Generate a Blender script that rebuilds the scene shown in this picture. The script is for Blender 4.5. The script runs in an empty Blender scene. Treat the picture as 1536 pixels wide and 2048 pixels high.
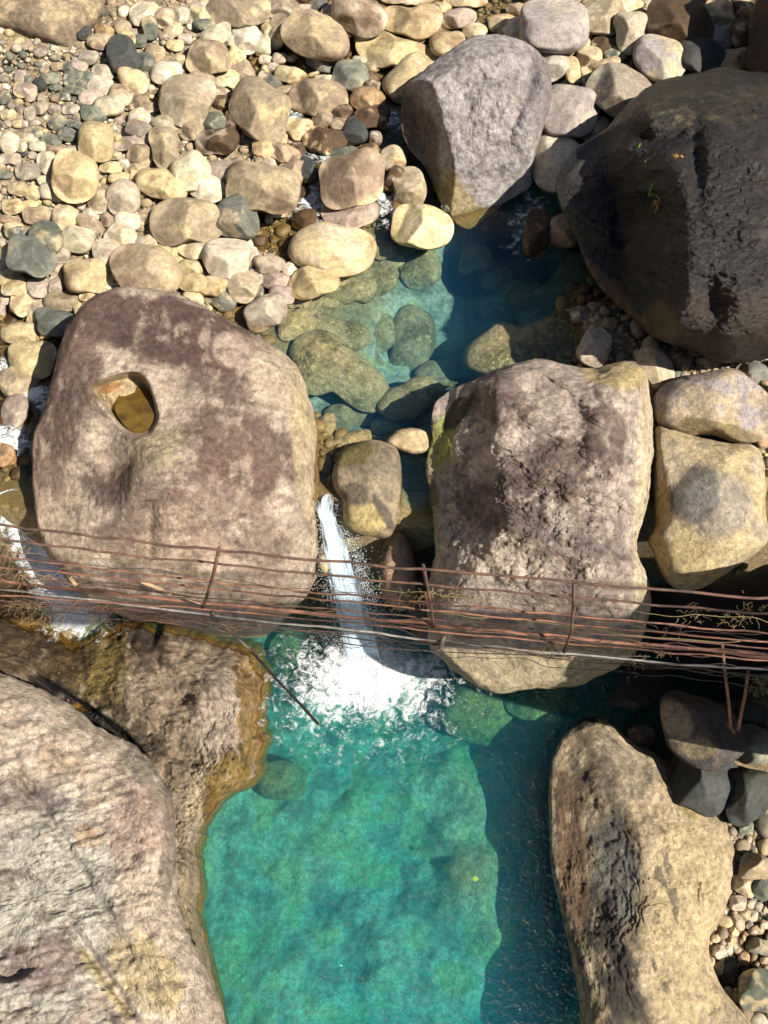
import bpy, math, random
import numpy as np
from mathutils import Vector

# ------------------------------------------------------------------ camera, sky, sun
sc = bpy.context.scene
H0 = 13.0                      # camera height over the upper pool (metres)
PITCH = 62.0                   # degrees below the horizon
FPX = 1607.0                   # focal length in photo pixels (1536 x 2048)
ZL = -3.2                      # surface of the lower pool
cam_d = bpy.data.cameras.new("camera")
cam_d.sensor_fit = 'VERTICAL'; cam_d.sensor_height = 36.0
cam_d.lens = 36.0 * FPX / 2048.0
cam_d.clip_start = 0.05; cam_d.clip_end = 2000.0
cam = bpy.data.objects.new("camera", cam_d)
sc.collection.objects.link(cam)
cam.location = (0, 0, H0)
cam.rotation_euler = (math.radians(90 - PITCH), 0, 0)
sc.camera = cam

SUN = np.array([0.85, -0.49, 1.02]); SUN /= np.linalg.norm(SUN)
elev = math.asin(SUN[2]); azim = math.atan2(SUN[0], SUN[1])     # from +Y towards +X
world = bpy.data.worlds.new("World"); sc.world = world
world.use_nodes = True
wn = world.node_tree.nodes; wl_ = world.node_tree.links
bg = wn["Background"]
sky = wn.new("ShaderNodeTexSky"); sky.sky_type = 'NISHITA'; sky.sun_disc = False
sky.sun_elevation = elev; sky.sun_rotation = azim
wl_.new(sky.outputs[0], bg.inputs[0]); bg.inputs[1].default_value = 0.05
sl = bpy.data.lights.new("sun", 'SUN'); sl.energy = 5.0; sl.angle = math.radians(0.55)
sl.color = (1.0, 0.93, 0.82)
so = bpy.data.objects.new("sun", sl); sc.collection.objects.link(so)
so.rotation_euler = Vector(SUN).to_track_quat('Z', 'Y').to_euler()
so.location = (20, -10, 30)
sc.view_settings.view_transform = 'Standard'; sc.view_settings.look = 'None'
sc.view_settings.gamma = 1.0; sc.view_settings.use_curve_mapping = False
sc.view_settings.exposure = 1.12
sc.render.engine = 'CYCLES'
sc.cycles.use_denoising = True
sc.cycles.max_bounces = 8; sc.cycles.diffuse_bounces = 3; sc.cycles.glossy_bounces = 2
sc.cycles.transparent_max_bounces = 24; sc.cycles.volume_bounces = 2
sc.cycles.sample_clamp_indirect = 4.0
sc.cycles.caustics_reflective = False; sc.cycles.caustics_refractive = False

# ------------------------------------------------------------------ picture -> world
cp, sp_ = math.cos(math.radians(PITCH)), math.sin(math.radians(PITCH))
FWD = np.array([0, cp, -sp_]); UP = np.array([0, sp_, cp]); RT = np.array([1.0, 0, 0])
CAM = np.array([0, 0, H0])

def rays(px, py):
    px = np.asarray(px, float); py = np.asarray(py, float)
    d = FWD + ((px - 768) / FPX)[..., None] * RT + ((1024 - py) / FPX)[..., None] * UP
    return d
def at(px, py, z):
    d = rays(px, py); t = (np.asarray(z, float) - H0) / d[..., 2]
    return CAM + d * t[..., None]
def topx(P):
    P = np.asarray(P, float); q = P - CAM
    f = q @ FWD
    return 768 + FPX * (q @ RT) / f, 1024 - FPX * (q @ UP) / f
def mpp(px, py, z):            # metres per photo pixel at that depth
    P = at(px, py, z); return float((P - CAM) @ FWD) / FPX

# ------------------------------------------------------------------ noise
_rs = np.random.RandomState(7)
_tab = _rs.rand(4096)
def vnoise(P, seed=0):
    P = np.asarray(P, float)
    I = np.floor(P).astype(np.int64); F = P - I
    F = F * F * F * (F * (F * 6 - 15) + 10)
    def h(a, b, c):
        n = (a * 73856093) ^ (b * 19349663) ^ (c * 83492791) ^ (seed * 2654435761)
        n = (n ^ (n >> 13)) * 1274126177
        return _tab[(n ^ (n >> 16)) & 4095]
    x, y, z = I[..., 0], I[..., 1], I[..., 2]
    fx, fy, fz = F[..., 0], F[..., 1], F[..., 2]
    r = 0
    for i in (0, 1):
        for j in (0, 1):
            for k in (0, 1):
                r = r + h(x + i, y + j, z + k) * (fx if i else 1 - fx) * (fy if j else 1 - fy) * (fz if k else 1 - fz)
    return r * 2 - 1
_R = np.array([[0.8, 0.6, 0], [-0.48, 0.64, 0.6], [0.36, -0.48, 0.8]])
def fbm(P, octaves=4, seed=0, gain=0.5, ridged=False):
    P = np.asarray(P, float); r = 0; a = 1.0; s = 0
    for o in range(octaves):
        n = vnoise(P, seed + o * 17)
        if ridged: n = 1 - 2 * np.abs(n)
        r = r + a * n; s += a; a *= gain; P = (P @ _R.T) * 2.03 + 11.3
    return r / s
def sstep(a, b, x):
    t = np.clip((x - a) / (b - a), 0, 1); return t * t * (3 - 2 * t)

# ------------------------------------------------------------------ objects
col = sc.collection
def tag(o, label=None, cat=None, group=None, kind=None):
    if label: o['label'] = label
    if cat: o['category'] = cat
    if group: o['group'] = group
    if kind: o['kind'] = kind
    return o
def mesh_obj(name, V, F, mat, parent=None, smooth=True, attrs=None, origin=None):
    V = np.asarray(V, float)
    if origin is None: origin = V.mean(0) if parent is None else np.zeros(3)
    me = bpy.data.meshes.new(name)
    V2 = V - origin
    F = np.asarray(F) if not isinstance(F, list) else F
    if isinstance(F, np.ndarray):
        n = F.shape[1]; nf = len(F)
        me.vertices.add(len(V2)); me.vertices.foreach_set('co', V2.ravel().astype(np.float32))
        me.loops.add(nf * n); me.loops.foreach_set('vertex_index', F.ravel().astype(np.int32))
        me.polygons.add(nf); me.polygons.foreach_set('loop_start', np.arange(0, nf * n, n, dtype=np.int32))
        me.polygons.foreach_set('loop_total', np.full(nf, n, dtype=np.int32))
        me.update(calc_edges=True)
    else:
        me.from_pydata(V2.tolist(), [], F); me.update()
    me.polygons.foreach_set('use_smooth', np.full(len(me.polygons), smooth))
    for k, v in (attrs or {}).items():
        if np.ndim(v) == 2:
            a = me.attributes.new(k, 'FLOAT_COLOR', 'POINT')
            c = np.ones((len(V2), 4), np.float32); c[:, :3] = v if k == 'flow' else 0.335 * (np.clip(v, 0.004, 1) / 0.40) ** 1.15 * ((np.clip(v, 0.004, 1).mean(1, keepdims=True) / 0.37) ** 0.28)
            a.data.foreach_set('color', c.ravel())
        else:
            a = me.attributes.new(k, 'FLOAT', 'POINT')
            a.data.foreach_set('value', np.broadcast_to(np.asarray(v, np.float32), (len(V2),)).copy())
    if mat: me.materials.append(mat)
    o = bpy.data.objects.new(name, me); col.objects.link(o)
    o.location = origin
    if parent is not None: o.parent = parent; 
    return o
def empty(name, loc):
    o = bpy.data.objects.new(name, None); col.objects.link(o); o.location = loc; o.empty_display_size = .2
    return o
def child(name, V, F, mat, parent, **k):      # world-space verts under a parent
    V = np.asarray(V, float)
    o = mesh_obj(name, V, F, mat, parent=None, origin=V.mean(0), **k)
    o.location = Vector(V.mean(0)) - parent.location
    o.parent = parent
    return o
def tube(pts, r, sides=8, closed_ends=True):
    pts = np.asarray(pts, float); n = len(pts)
    r = np.broadcast_to(np.asarray(r, float), (n,))
    T = np.gradient(pts, axis=0); T /= np.linalg.norm(T, axis=1)[:, None] + 1e-9
    up = np.array([0.13, 0.2, 1.0]); 
    A = np.cross(T, up); bad = np.linalg.norm(A, axis=1) < 1e-3
    A[bad] = [1, 0, 0]; A /= np.linalg.norm(A, axis=1)[:, None]
    B = np.cross(T, A)
    a = np.linspace(0, 2 * np.pi, sides, endpoint=False)
    V = pts[:, None] + r[:, None, None] * (A[:, None] * np.cos(a)[None, :, None] + B[:, None] * np.sin(a)[None, :, None])
    V = V.reshape(-1, 3)
    F = []
    for i in range(n - 1):
        for j in range(sides):
            k = (j + 1) % sides
            F.append((i * sides + j, i * sides + k, (i + 1) * sides + k, (i + 1) * sides + j))
    if closed_ends:
        F.append(tuple(range(sides))[::-1]); F.append(tuple((n - 1) * sides + j for j in range(sides)))
    return V, F
def merge(parts):
    V = []; F = []; o = 0
    for v, f in parts:
        V.append(v); F += [tuple(i + o for i in q) for q in f]; o += len(v)
    return np.vstack(V), F
def grid_faces(nr, nc, wrap=False):
    i = np.arange(nr - 1)[:, None]; j = np.arange(nc if wrap else nc - 1)[None, :]
    k = (j + 1) % nc
    return np.stack([i * nc + j, i * nc + k, (i + 1) * nc + k, (i + 1) * nc + j], -1).reshape(-1, 4)

# ------------------------------------------------------------------ materials
class NT:
    def __init__(s, name):
        s.m = bpy.data.materials.new(name); s.m.use_nodes = True
        s.n = s.m.node_tree.nodes; s.l = s.m.node_tree.links; s.n.clear()
        s.out = s.n.new("ShaderNodeOutputMaterial")
    def __call__(s, t, **kw):
        nd = s.n.new(t)
        for k, v in kw.items():
            if k.startswith('i_'):
                key = k[2:]; key = int(key) if key.isdigit() else key.replace('_', ' ')
                if hasattr(v, 'is_linked') or isinstance(v, bpy.types.NodeSocket): s.l.new(v, nd.inputs[key])
                else: nd.inputs[key].default_value = v
            else: setattr(nd, k, v)
        return nd
    def math(s, op, a, b=None, clamp=False):
        nd = s.n.new("ShaderNodeMath"); nd.operation = op; nd.use_clamp = clamp
        for i, v in enumerate((a, b)):
            if v is None: continue
            if isinstance(v, bpy.types.NodeSocket): s.l.new(v, nd.inputs[i])
            else: nd.inputs[i].default_value = v
        return nd.outputs[0]
    def mix(s, f, a, b, mode='MIX'):
        nd = s.n.new("ShaderNodeMix"); nd.data_type = 'RGBA'; nd.blend_type = mode
        for i, v in ((0, f), (6, a), (7, b)):
            if isinstance(v, bpy.types.NodeSocket): s.l.new(v, nd.inputs[i])
            else: nd.inputs[i].default_value = v if i == 0 else (tuple(v) + (1,))[:4]
        return nd.outputs[2]
    def ramp(s, v, a, b, lo=0.0, hi=1.0):
        nd = s.n.new("ShaderNodeMapRange"); nd.interpolation_type = 'SMOOTHSTEP'
        s.l.new(v, nd.inputs[0])
        for i, q in ((1, a), (2, b), (3, lo), (4, hi)):
            if isinstance(q, bpy.types.NodeSocket): s.l.new(q, nd.inputs[i])
            else: nd.inputs[i].default_value = q
        return nd.outputs[0]
    def noise(s, scale, detail=4, rough=0.5, vec=None, dist=0.0):
        nd = s.n.new("ShaderNodeTexNoise"); nd.inputs['Scale'].default_value = scale
        nd.inputs['Detail'].default_value = detail; nd.inputs['Roughness'].default_value = rough
        nd.inputs['Distortion'].default_value = dist
        s.l.new(vec if vec is not None else s.pos, nd.inputs['Vector'])
        return nd.outputs[0]
    @property
    def pos(s):
        if not hasattr(s, '_g'): s._g = s.n.new("ShaderNodeNewGeometry")
        return s._g.outputs['Position']

def rock_mat(name, rough=0.85, bump=0.5, bscale=5.0, fine=1.0, spec=0.3, gloss=None, algae=(0.20, 0.13, 0.03), cracks=0.0, contrast=1.0, speck=0.5, caustic_net=False):
    t = NT(name)
    colr = t("ShaderNodeAttribute", attribute_name='Col').outputs['Color']
    wl = t("ShaderNodeAttribute", attribute_name='wl').outputs['Fac']
    n1 = t.noise(9, 9, 0.68); n2 = t.noise(46, 6, 0.7); n3 = t.noise(2.4, 5, 0.6)
    v = t.math('ADD', t.ramp(n1, 0.32, 0.68, 1 - 0.30 * contrast, 1 + 0.20 * contrast), t.ramp(n2, 0.3, 0.7, -0.14 * contrast, 0.12 * contrast))
    v = t.math('MULTIPLY', v, t.ramp(n3, 0.35, 0.65, 0.88, 1.08))
    comb = t("ShaderNodeCombineColor")
    for i in range(3): t.l.new(v, comb.inputs[i])
    base = t.mix(1.0, colr, comb.outputs[0], 'MULTIPLY')
    st = t("ShaderNodeVectorMath", operation='MULTIPLY'); t.l.new(t.pos, st.inputs[0]); st.inputs[1].default_value = (1.0, 0.7, 1.6)
    n4 = t.noise(15, 14, 0.80, vec=st.outputs[0], dist=0.4); n5 = t.noise(21, 10, 0.78, dist=0.3)
    lt = t.math('MULTIPLY', t.ramp(n4, 0.545, 0.60), t.ramp(n3, 0.42, 0.58, 0.25, 1.0))
    base = t.mix(t.math('MULTIPLY', lt, speck), base, t.mix(1.0, base, (1.65, 1.62, 1.55), 'MULTIPLY'))
    base = t.mix(t.math('MULTIPLY', t.ramp(n5, 0.44, 0.37), min(1.0, speck * 1.3)), base, t.mix(1.0, base, (0.50, 0.46, 0.42), 'MULTIPLY'))
    sep = t("ShaderNodeSeparateXYZ"); t.l.new(t.pos, sep.inputs[0])
    d = t.math('SUBTRACT', sep.outputs[2], wl)
    d = t.math('ADD', d, t.math('MULTIPLY', t.math('SUBTRACT', n3, 0.5), 0.10))
    wet = t.ramp(d, 0.015, 0.06, 1.0, 0.0)
    under = t.ramp(d, -0.10, 0.03, 1.0, 0.0)
    dark = t.mix(wet, (1, 1, 1), (0.50, 0.40, 0.26), 'MIX')
    base = t.mix(1.0, base, dark, 'MULTIPLY')
    base = t.mix(t.math('MULTIPLY', under, t.ramp(n1, 0.42, 0.62, 0.75, 0.25)), base, algae)
    rgh = t.math('SUBTRACT', rough, t.math('MULTIPLY', wet, 0.45), clamp=True)
    if gloss is not None:
        g = t.ramp(t.noise(gloss, 6, 0.7), 0.5, 0.62)
        rgh = t.math('SUBTRACT', rgh, t.math('MULTIPLY', g, 0.35), clamp=True)
    if caustic_net:  # pale net in the base colour, painted in place of caustic light
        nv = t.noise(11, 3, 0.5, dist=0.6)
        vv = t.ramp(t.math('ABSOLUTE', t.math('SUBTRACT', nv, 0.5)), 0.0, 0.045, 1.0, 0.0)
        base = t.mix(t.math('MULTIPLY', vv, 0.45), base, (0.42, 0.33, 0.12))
    bs = t("ShaderNodeBsdfPrincipled"); t.l.new(base, bs.inputs['Base Color']); t.l.new(rgh, bs.inputs['Roughness'])
    bs.inputs['Specular IOR Level'].default_value = spec
    hb = t.noise(bscale, 12, 0.72)
    b1 = t("ShaderNodeBump", i_Strength=bump, i_Distance=0.12); t.l.new(hb, b1.inputs['Height'])
    b2 = t("ShaderNodeBump", i_Strength=0.35 * fine, i_Distance=0.02); t.l.new(n2, b2.inputs['Height']); t.l.new(b1.outputs[0], b2.inputs['Normal'])
    last = b2
    if cracks > 0:
        wv = t.noise(1.7, 4, 0.6)
        vm = t("ShaderNodeVectorMath", operation='MULTIPLY_ADD'); t.l.new(t.pos, vm.inputs[0]); vm.inputs[1].default_value = (1.2, 2.4, 2.4)
        cc = t("ShaderNodeCombineXYZ"); 
        for i in range(3): t.l.new(wv, cc.inputs[i])
        sc3 = t("ShaderNodeVectorMath", operation='SCALE'); t.l.new(cc.outputs[0], sc3.inputs[0]); sc3.inputs['Scale'].default_value = 1.6
        t.l.new(sc3.outputs[0], vm.inputs[2])
        vo = t("ShaderNodeTexVoronoi", feature='DISTANCE_TO_EDGE'); vo.inputs['Scale'].default_value = 1.3; t.l.new(vm.outputs[0], vo.inputs['Vector'])
        cr = t.ramp(vo.outputs[0], 0.0, 0.035)
        b3 = t("ShaderNodeBump", i_Strength=cracks, i_Distance=0.05); t.l.new(cr, b3.inputs['Height']); t.l.new(last.outputs[0], b3.inputs['Normal'])
        last = b3
    t.l.new(last.outputs[0], bs.inputs['Normal'])
    t.l.new(bs.outputs[0], t.out.inputs[0])
    return t.m

M_stone = rock_mat('dusty_river_stone', rough=0.82, bump=0.35, bscale=4.0, fine=1.0, speck=0.35)
M_big = rock_mat('weathered_boulder_rock', rough=0.75, bump=1.0, bscale=4.0, fine=1.6, contrast=1.25, speck=0.8)
M_rough = rock_mat('rough_pitted_grey_rock', rough=0.85, bump=0.9, bscale=7.0, fine=2.0, contrast=1.2, speck=0.7)
M_black = rock_mat('black_glossy_rock', rough=0.44, bump=0.8, bscale=5.0, fine=3.0, spec=0.45, gloss=18, contrast=1.5, speck=1.0)
M_ledge = rock_mat('layered_wet_bedrock', rough=0.7, bump=0.9, bscale=3.0, fine=1.2, cracks=0.22, contrast=1.4, speck=0.9, algae=(0.22, 0.12, 0.015))
M_slab = rock_mat('cracked_pale_bedrock', rough=0.8, bump=0.8, bscale=2.6, fine=1.2, cracks=0.45, contrast=1.3, speck=0.8)
M_ground = rock_mat('sandy_gravel_ground', rough=0.9, bump=0.9, bscale=16, fine=2.0, contrast=1.3, speck=.6)
M_sub = rock_mat('algae_rock_painted_caustics', rough=0.7, bump=0.9, bscale=7, fine=1.0, contrast=1.3, speck=0.5, caustic_net=True, algae=(0.30, 0.22, 0.07))

def simple_mat(name, c, rough=0.6, metal=0.0, nscale=30, var=0.35, c2=None, bump=0.2, spec=0.4):
    t = NT(name)
    n = t.noise(nscale, 6, 0.65)
    base = t.mix(t.ramp(n, 0.35, 0.65), c, c2 or tuple(x * (1 - var) for x in c))
    bs = t("ShaderNodeBsdfPrincipled", i_Roughness=rough, i_Metallic=metal); t.l.new(base, bs.inputs['Base Color'])
    bs.inputs['Specular IOR Level'].default_value = spec
    b = t("ShaderNodeBump", i_Strength=bump, i_Distance=0.01); t.l.new(n, b.inputs['Height']); t.l.new(b.outputs[0], bs.inputs['Normal'])
    t.l.new(bs.outputs[0], t.out.inputs[0]); return t.m
M_rust = simple_mat('orange_rust', (0.22, 0.10, 0.06), 0.8, 0.0, 7, 0.4, (0.075, 0.038, 0.028), 0.5)
M_rustd = simple_mat('dark_rust', (0.12, 0.062, 0.042), 0.85, 0.0, 8, 0.4, (0.045, 0.028, 0.022), 0.5)
M_wire = simple_mat('black_wire', (0.045, 0.035, 0.03), 0.6, 0.0, 40)
M_pipe = simple_mat('grey_pipe', (0.26, 0.24, 0.21), 0.45, 0.0, 12, 0.5)
M_vine = simple_mat('dry_vine', (0.26, 0.18, 0.09), 0.8, 0.0, 20, 0.5)
M_vinedk = simple_mat('brown_twig', (0.14, 0.075, 0.045), 0.8, 0.0, 20, 0.5)
M_yellow = simple_mat('yellow_cord', (0.20, 0.17, 0.06), 0.7, 0.0, 20, 0.4)
M_wood = simple_mat('weathered_bamboo', (0.46, 0.33, 0.18), 0.7, 0.0, 9, 0.3)
M_steel = simple_mat('worn_steel', (0.13, 0.10, 0.08), 0.6, 0.2, 15, 0.4)
M_dry = simple_mat('dry_tuft', (0.40, 0.24, 0.08), 0.8, 0.0, 20, 0.4)
M_green = simple_mat('fresh_green_leaf', (0.20, 0.36, 0.03), 0.6, 0.0, 20, 0.3)
M_leafy = simple_mat('yellow_leaf', (0.62, 0.47, 0.04), 0.5, 0.0, 25, 0.3)
M_leafo = simple_mat('orange_leaf', (0.58, 0.24, 0.05), 0.5, 0.0, 25, 0.4)
M_leafb = simple_mat('brown_leaf', (0.34, 0.17, 0.08), 0.6, 0.0, 25, 0.4)

def water_mat(name, siga, sigs, wave=3.0, strength=0.25, rough=0.03, wave2=14.0):
    t = NT(name)
    gl = t("ShaderNodeBsdfGlossy", i_Roughness=rough); tr = t("ShaderNodeBsdfTransparent")
    n1 = t.noise(wave, 4, 0.55, dist=0.6); n2 = t.noise(wave2, 3, 0.55, dist=0.8)
    b1 = t("ShaderNodeBump", i_Strength=strength, i_Distance=0.10); t.l.new(n1, b1.inputs['Height'])
    b2 = t("ShaderNodeBump", i_Strength=strength, i_Distance=0.055 if strength < 1 else 0.11); t.l.new(n2, b2.inputs['Height']); t.l.new(b1.outputs[0], b2.inputs['Normal'])
    fr = t("ShaderNodeFresnel", i_IOR=1.33)
    t.l.new(b2.outputs[0], gl.inputs['Normal']); t.l.new(b2.outputs[0], fr.inputs['Normal'])
    g = t("ShaderNodeNewGeometry")
    fac = t.math('MULTIPLY', fr.outputs[0], t.math('SUBTRACT', 1.0, g.outputs['Backfacing']))
    mx = t("ShaderNodeMixShader"); t.l.new(fac, mx.inputs[0]); t.l.new(tr.outputs[0], mx.inputs[1]); t.l.new(gl.outputs[0], mx.inputs[2])
    t.l.new(mx.outputs[0], t.out.inputs['Surface'])
    sa = max(siga); ss = max(sigs)
    va = t("ShaderNodeVolumeAbsorption", i_Density=sa); va.inputs['Color'].default_value = tuple(1 - x / sa for x in siga) + (1,)
    vs = t("ShaderNodeVolumeScatter", i_Density=ss, i_Anisotropy=0.2); vs.inputs['Color'].default_value = tuple(x / ss for x in sigs) + (1,)
    ad = t("ShaderNodeAddShader"); t.l.new(va.outputs[0], ad.inputs[0]); t.l.new(vs.outputs[0], ad.inputs[1])
    t.l.new(ad.outputs[0], t.out.inputs['Volume'])
    return t.m
M_wup = water_mat('clear_river_water', (0.38, 0.165, 0.075), (0.008, 0.035, 0.065), wave=2.5, strength=0.12)
M_wlo = water_mat('turquoise_pool_water', (0.80, 0.185, 0.11), (0.015, 0.10, 0.125), wave=3.0, strength=1.5, rough=0.05, wave2=11)

def foam_mat(name, scale=5.0, stretch=(1, 1, 1), c=(0.86, 0.90, 0.92), lace=1.0):
    t = NT(name)
    dens = t("ShaderNodeAttribute", attribute_name='dens').outputs['Fac']
    uvw = t("ShaderNodeAttribute", attribute_name='flow').outputs['Color']
    mp = t("ShaderNodeVectorMath", operation='MULTIPLY'); t.l.new(uvw, mp.inputs[0]); mp.inputs[1].default_value = stretch
    n = t.noise(scale, 10, 0.72, vec=mp.outputs[0], dist=0.5 * lace)
    n2 = t.noise(scale * 4.3, 6, 0.7, vec=mp.outputs[0])
    nn = t.math('ADD', t.math('MULTIPLY', n, 0.78), t.math('MULTIPLY', n2, 0.22))
    nn = t.ramp(nn, 0.34, 0.66)
    a = t.ramp(t.math('ADD', nn, t.math('MULTIPLY', dens, 1.45)), 0.70, 1.60)
    bs = t("ShaderNodeBsdfPrincipled", i_Roughness=0.45); 
    base = t.mix(t.ramp(n2, 0.35, 0.6), tuple(x * 0.82 for x in c), c)
    t.l.new(base, bs.inputs['Base Color']); bs.inputs['Specular IOR Level'].default_value = 0.35
    t.l.new(a, bs.inputs['Alpha'])
    b = t("ShaderNodeBump", i_Strength=0.8, i_Distance=0.06); t.l.new(nn, b.inputs['Height']); t.l.new(b.outputs[0], bs.inputs['Normal'])
    t.l.new(bs.outputs[0], t.out.inputs[0]); return t.m
M_foam = foam_mat('white_foam', 5.0, lace=1.6)
M_fall = foam_mat('falling_white_water', 3.0, (4.5, 0.40, 1.0), (0.60, 0.74, 0.84), 0.10)
M_drop = simple_mat('water_droplet', (0.80, 0.85, 0.88), 0.25, 0.0, 5, 0.05)

# ------------------------------------------------------------------ generic rock body
PAL = {'Y': (.50, .41, .245), 'C': (.50, .44, .34), 'T': (.37, .295, .20), 'G': (.205, .21, .17), 'D': (.095, .10, .092),
       'B': (.165, .105, .06), 'P': (.36, .30, .245), 'O': (.38, .25, .15), 'W': (.12, .075, .035), 'L': (.33, .30, .27)}
def outline_fn(poly, cx, cy):
    P = np.array(poly, float)
    Q = []
    n = len(P)
    for i in range(n):                       # Catmull-Rom densify
        p0, p1, p2, p3 = P[i - 1], P[i], P[(i + 1) % n], P[(i + 2) % n]
        for s in np.linspace(0, 1, 8, endpoint=False):
            Q.append(0.5 * ((2 * p1) + (-p0 + p2) * s + (2 * p0 - 5 * p1 + 4 * p2 - p3) * s * s + (-p0 + 3 * p1 - 3 * p2 + p3) * s ** 3))
    Q = np.array(Q) - [cx, cy]
    a = np.arctan2(Q[:, 1], Q[:, 0]); r = np.hypot(Q[:, 0], Q[:, 1])
    o = np.argsort(a); a = a[o]; r = r[o]
    a = np.concatenate([a - 2 * np.pi, a, a + 2 * np.pi]); r = np.tile(r, 3)
    def R(phi):
        phi = (phi + np.pi) % (2 * np.pi) - np.pi
        return np.interp(phi, a, r)
    return R
def rock_body(cx, cy, R, z0, H, D, tilt=0.5, a=2.0, b=0.5, nt=48, nr=14, seed=0, cuts=(), bumps=(), namp=0.04, nscale=1.5, noct=4, sharp=0.06, ridged=0.0, extra=None, nback=None):
    """R(phi): outline radius in photo pixels about (cx, cy). Returns verts (world), faces, (px,py) per vert, normals"""
    phi = np.linspace(0, 2 * np.pi, nt, endpoint=False)
    Rp = R(phi)
    th = np.linspace(0.02, np.pi / 2, nr); nb = nback or max(4, nr // 3)
    rf = np.sin(th); rb = np.sin(np.linspace(np.pi / 2, 0.1, nb + 1)[1:])
    r = np.concatenate([rf, rb]); front = np.concatenate([np.ones(nr), np.zeros(nb)])
    PX = cx + r[:, None] * (Rp * np.cos(phi))[None]; PY = cy + r[:, None] * (Rp * np.sin(phi))[None]
    Rm = Rp.mean()
    u = (PX - cx) / Rm; v = (PY - cy) / Rm
    s = np.clip(1 - r ** a, 0, 1) ** b
    h = np.repeat((H * s)[:, None], nt, 1)
    for (c0, gx, gy) in cuts:                # soft minimum with facet planes
        pl = H * (c0 + gx * u + gy * v)
        k = sharp * H
        d = h - pl
        h = np.where(front[:, None] > 0, np.maximum(np.minimum(h, pl) - k * 0.25 * np.clip(1 - np.abs(d) / k, 0, 1) ** 2, 0.10 * H * s[:, None]), h)
    rr = np.repeat(r[:, None], nt, 1)
    h = np.where(front[:, None] > 0, h, 0)
    env = np.clip((1 - rr) * 6, 0, 1)
    for (bx, by, sx, sy, ang, amp) in bumps:
        ca, sa = math.cos(math.radians(ang)), math.sin(math.radians(ang))
        dx = PX - bx; dy = PY - by
        q = ((dx * ca + dy * sa) / sx) ** 2 + ((-dx * sa + dy * ca) / sy) ** 2
        h = h + amp * np.exp(-q) * env * front[:, None]
    if extra is not None: h = h + extra(PX, PY) * env * front[:, None]
    back = np.repeat((-D * np.sqrt(np.clip(1 - r ** 2.4, 0, 1)))[:, None], nt, 1)
    h = np.where(front[:, None] > 0, h, back)
    P0 = at(cx, cy, z0); vd = rays(cx, cy); vd = vd / np.linalg.norm(vd)
    n = (1 - tilt) * np.array([0, 0, 1.0]) + tilt * (-vd); n /= np.linalg.norm(n)
    d = rays(PX, PY); dn = d / np.linalg.norm(d, axis=-1)[..., None]
    t = ((P0 - CAM) @ n) / (dn @ n)
    P = CAM + dn * (t - h)[..., None]
    # normals by finite differences
    du = np.roll(P, -1, 1) - np.roll(P, 1, 1); dv = np.gradient(P, axis=0)
    N = np.cross(dv, du); N /= np.linalg.norm(N, axis=-1)[..., None] + 1e-9
    c = P.reshape(-1, 3).mean(0)
    if ((P - c) * N).sum() < 0: N = -N
    q = P.reshape(-1, 3) * nscale
    nz = fbm(q, noct, seed)
    if ridged: nz = nz * (1 - ridged) + fbm(q * 0.8, noct, seed + 5, ridged=True) * ridged
    nz = nz + (0.28 * fbm(q * 4.3, 4, seed + 31, .6) if nt > 200 else 0)
    P = P.reshape(-1, 3) + N.reshape(-1, 3) * (namp * nz)[:, None]
    # caps
    top = P[:nt].mean(0); bot = P[-nt:].mean(0)
    nR = nr + nb
    V = np.vstack([P, top[None], bot[None]])
    F = grid_faces(nR, nt, True)[:, ::-1]
    it, ib = nR * nt, nR * nt + 1
    j = np.arange(nt); k = (j + 1) % nt
    caps = np.concatenate([np.stack([np.full(nt, it), j, k, k], 1), np.stack([np.full(nt, ib), (nR - 1) * nt + k, (nR - 1) * nt + j, (nR - 1) * nt + j], 1)])
    Fl = F.tolist() + [tuple(x[:3]) for x in caps.tolist()]
    pxv = np.concatenate([PX.ravel(), [cx, cx]]); pyv = np.concatenate([PY.ravel(), [cy, cy]])
    Nn = np.vstack([N.reshape(-1, 3), [0, 0, 1], [0, 0, -1]])
    return V, [tuple(f) for f in Fl], pxv, pyv, Nn
def mixc(C, c, m):
    m = np.clip(m, 0, 1)[:, None]; return C * (1 - m) + np.asarray(c)[None] * m
def patch(px, py, x, y, sx, sy, ang=0, warp=None, soft=0.2):
    ca, sa = math.cos(math.radians(ang)), math.sin(math.radians(ang))
    dx = px - x; dy = py - y
    q = np.sqrt(((dx * ca + dy * sa) / sx) ** 2 + ((-dx * sa + dy * ca) / sy) ** 2)
    if warp is not None: q = q + warp
    return 1 - sstep(1 - soft, 1 + soft, q)

def terrace(x, k, w=.22):
    y = x * k; f = np.floor(y); return (f + sstep(.5 - w, .5 + w, y - f)) / k
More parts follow.
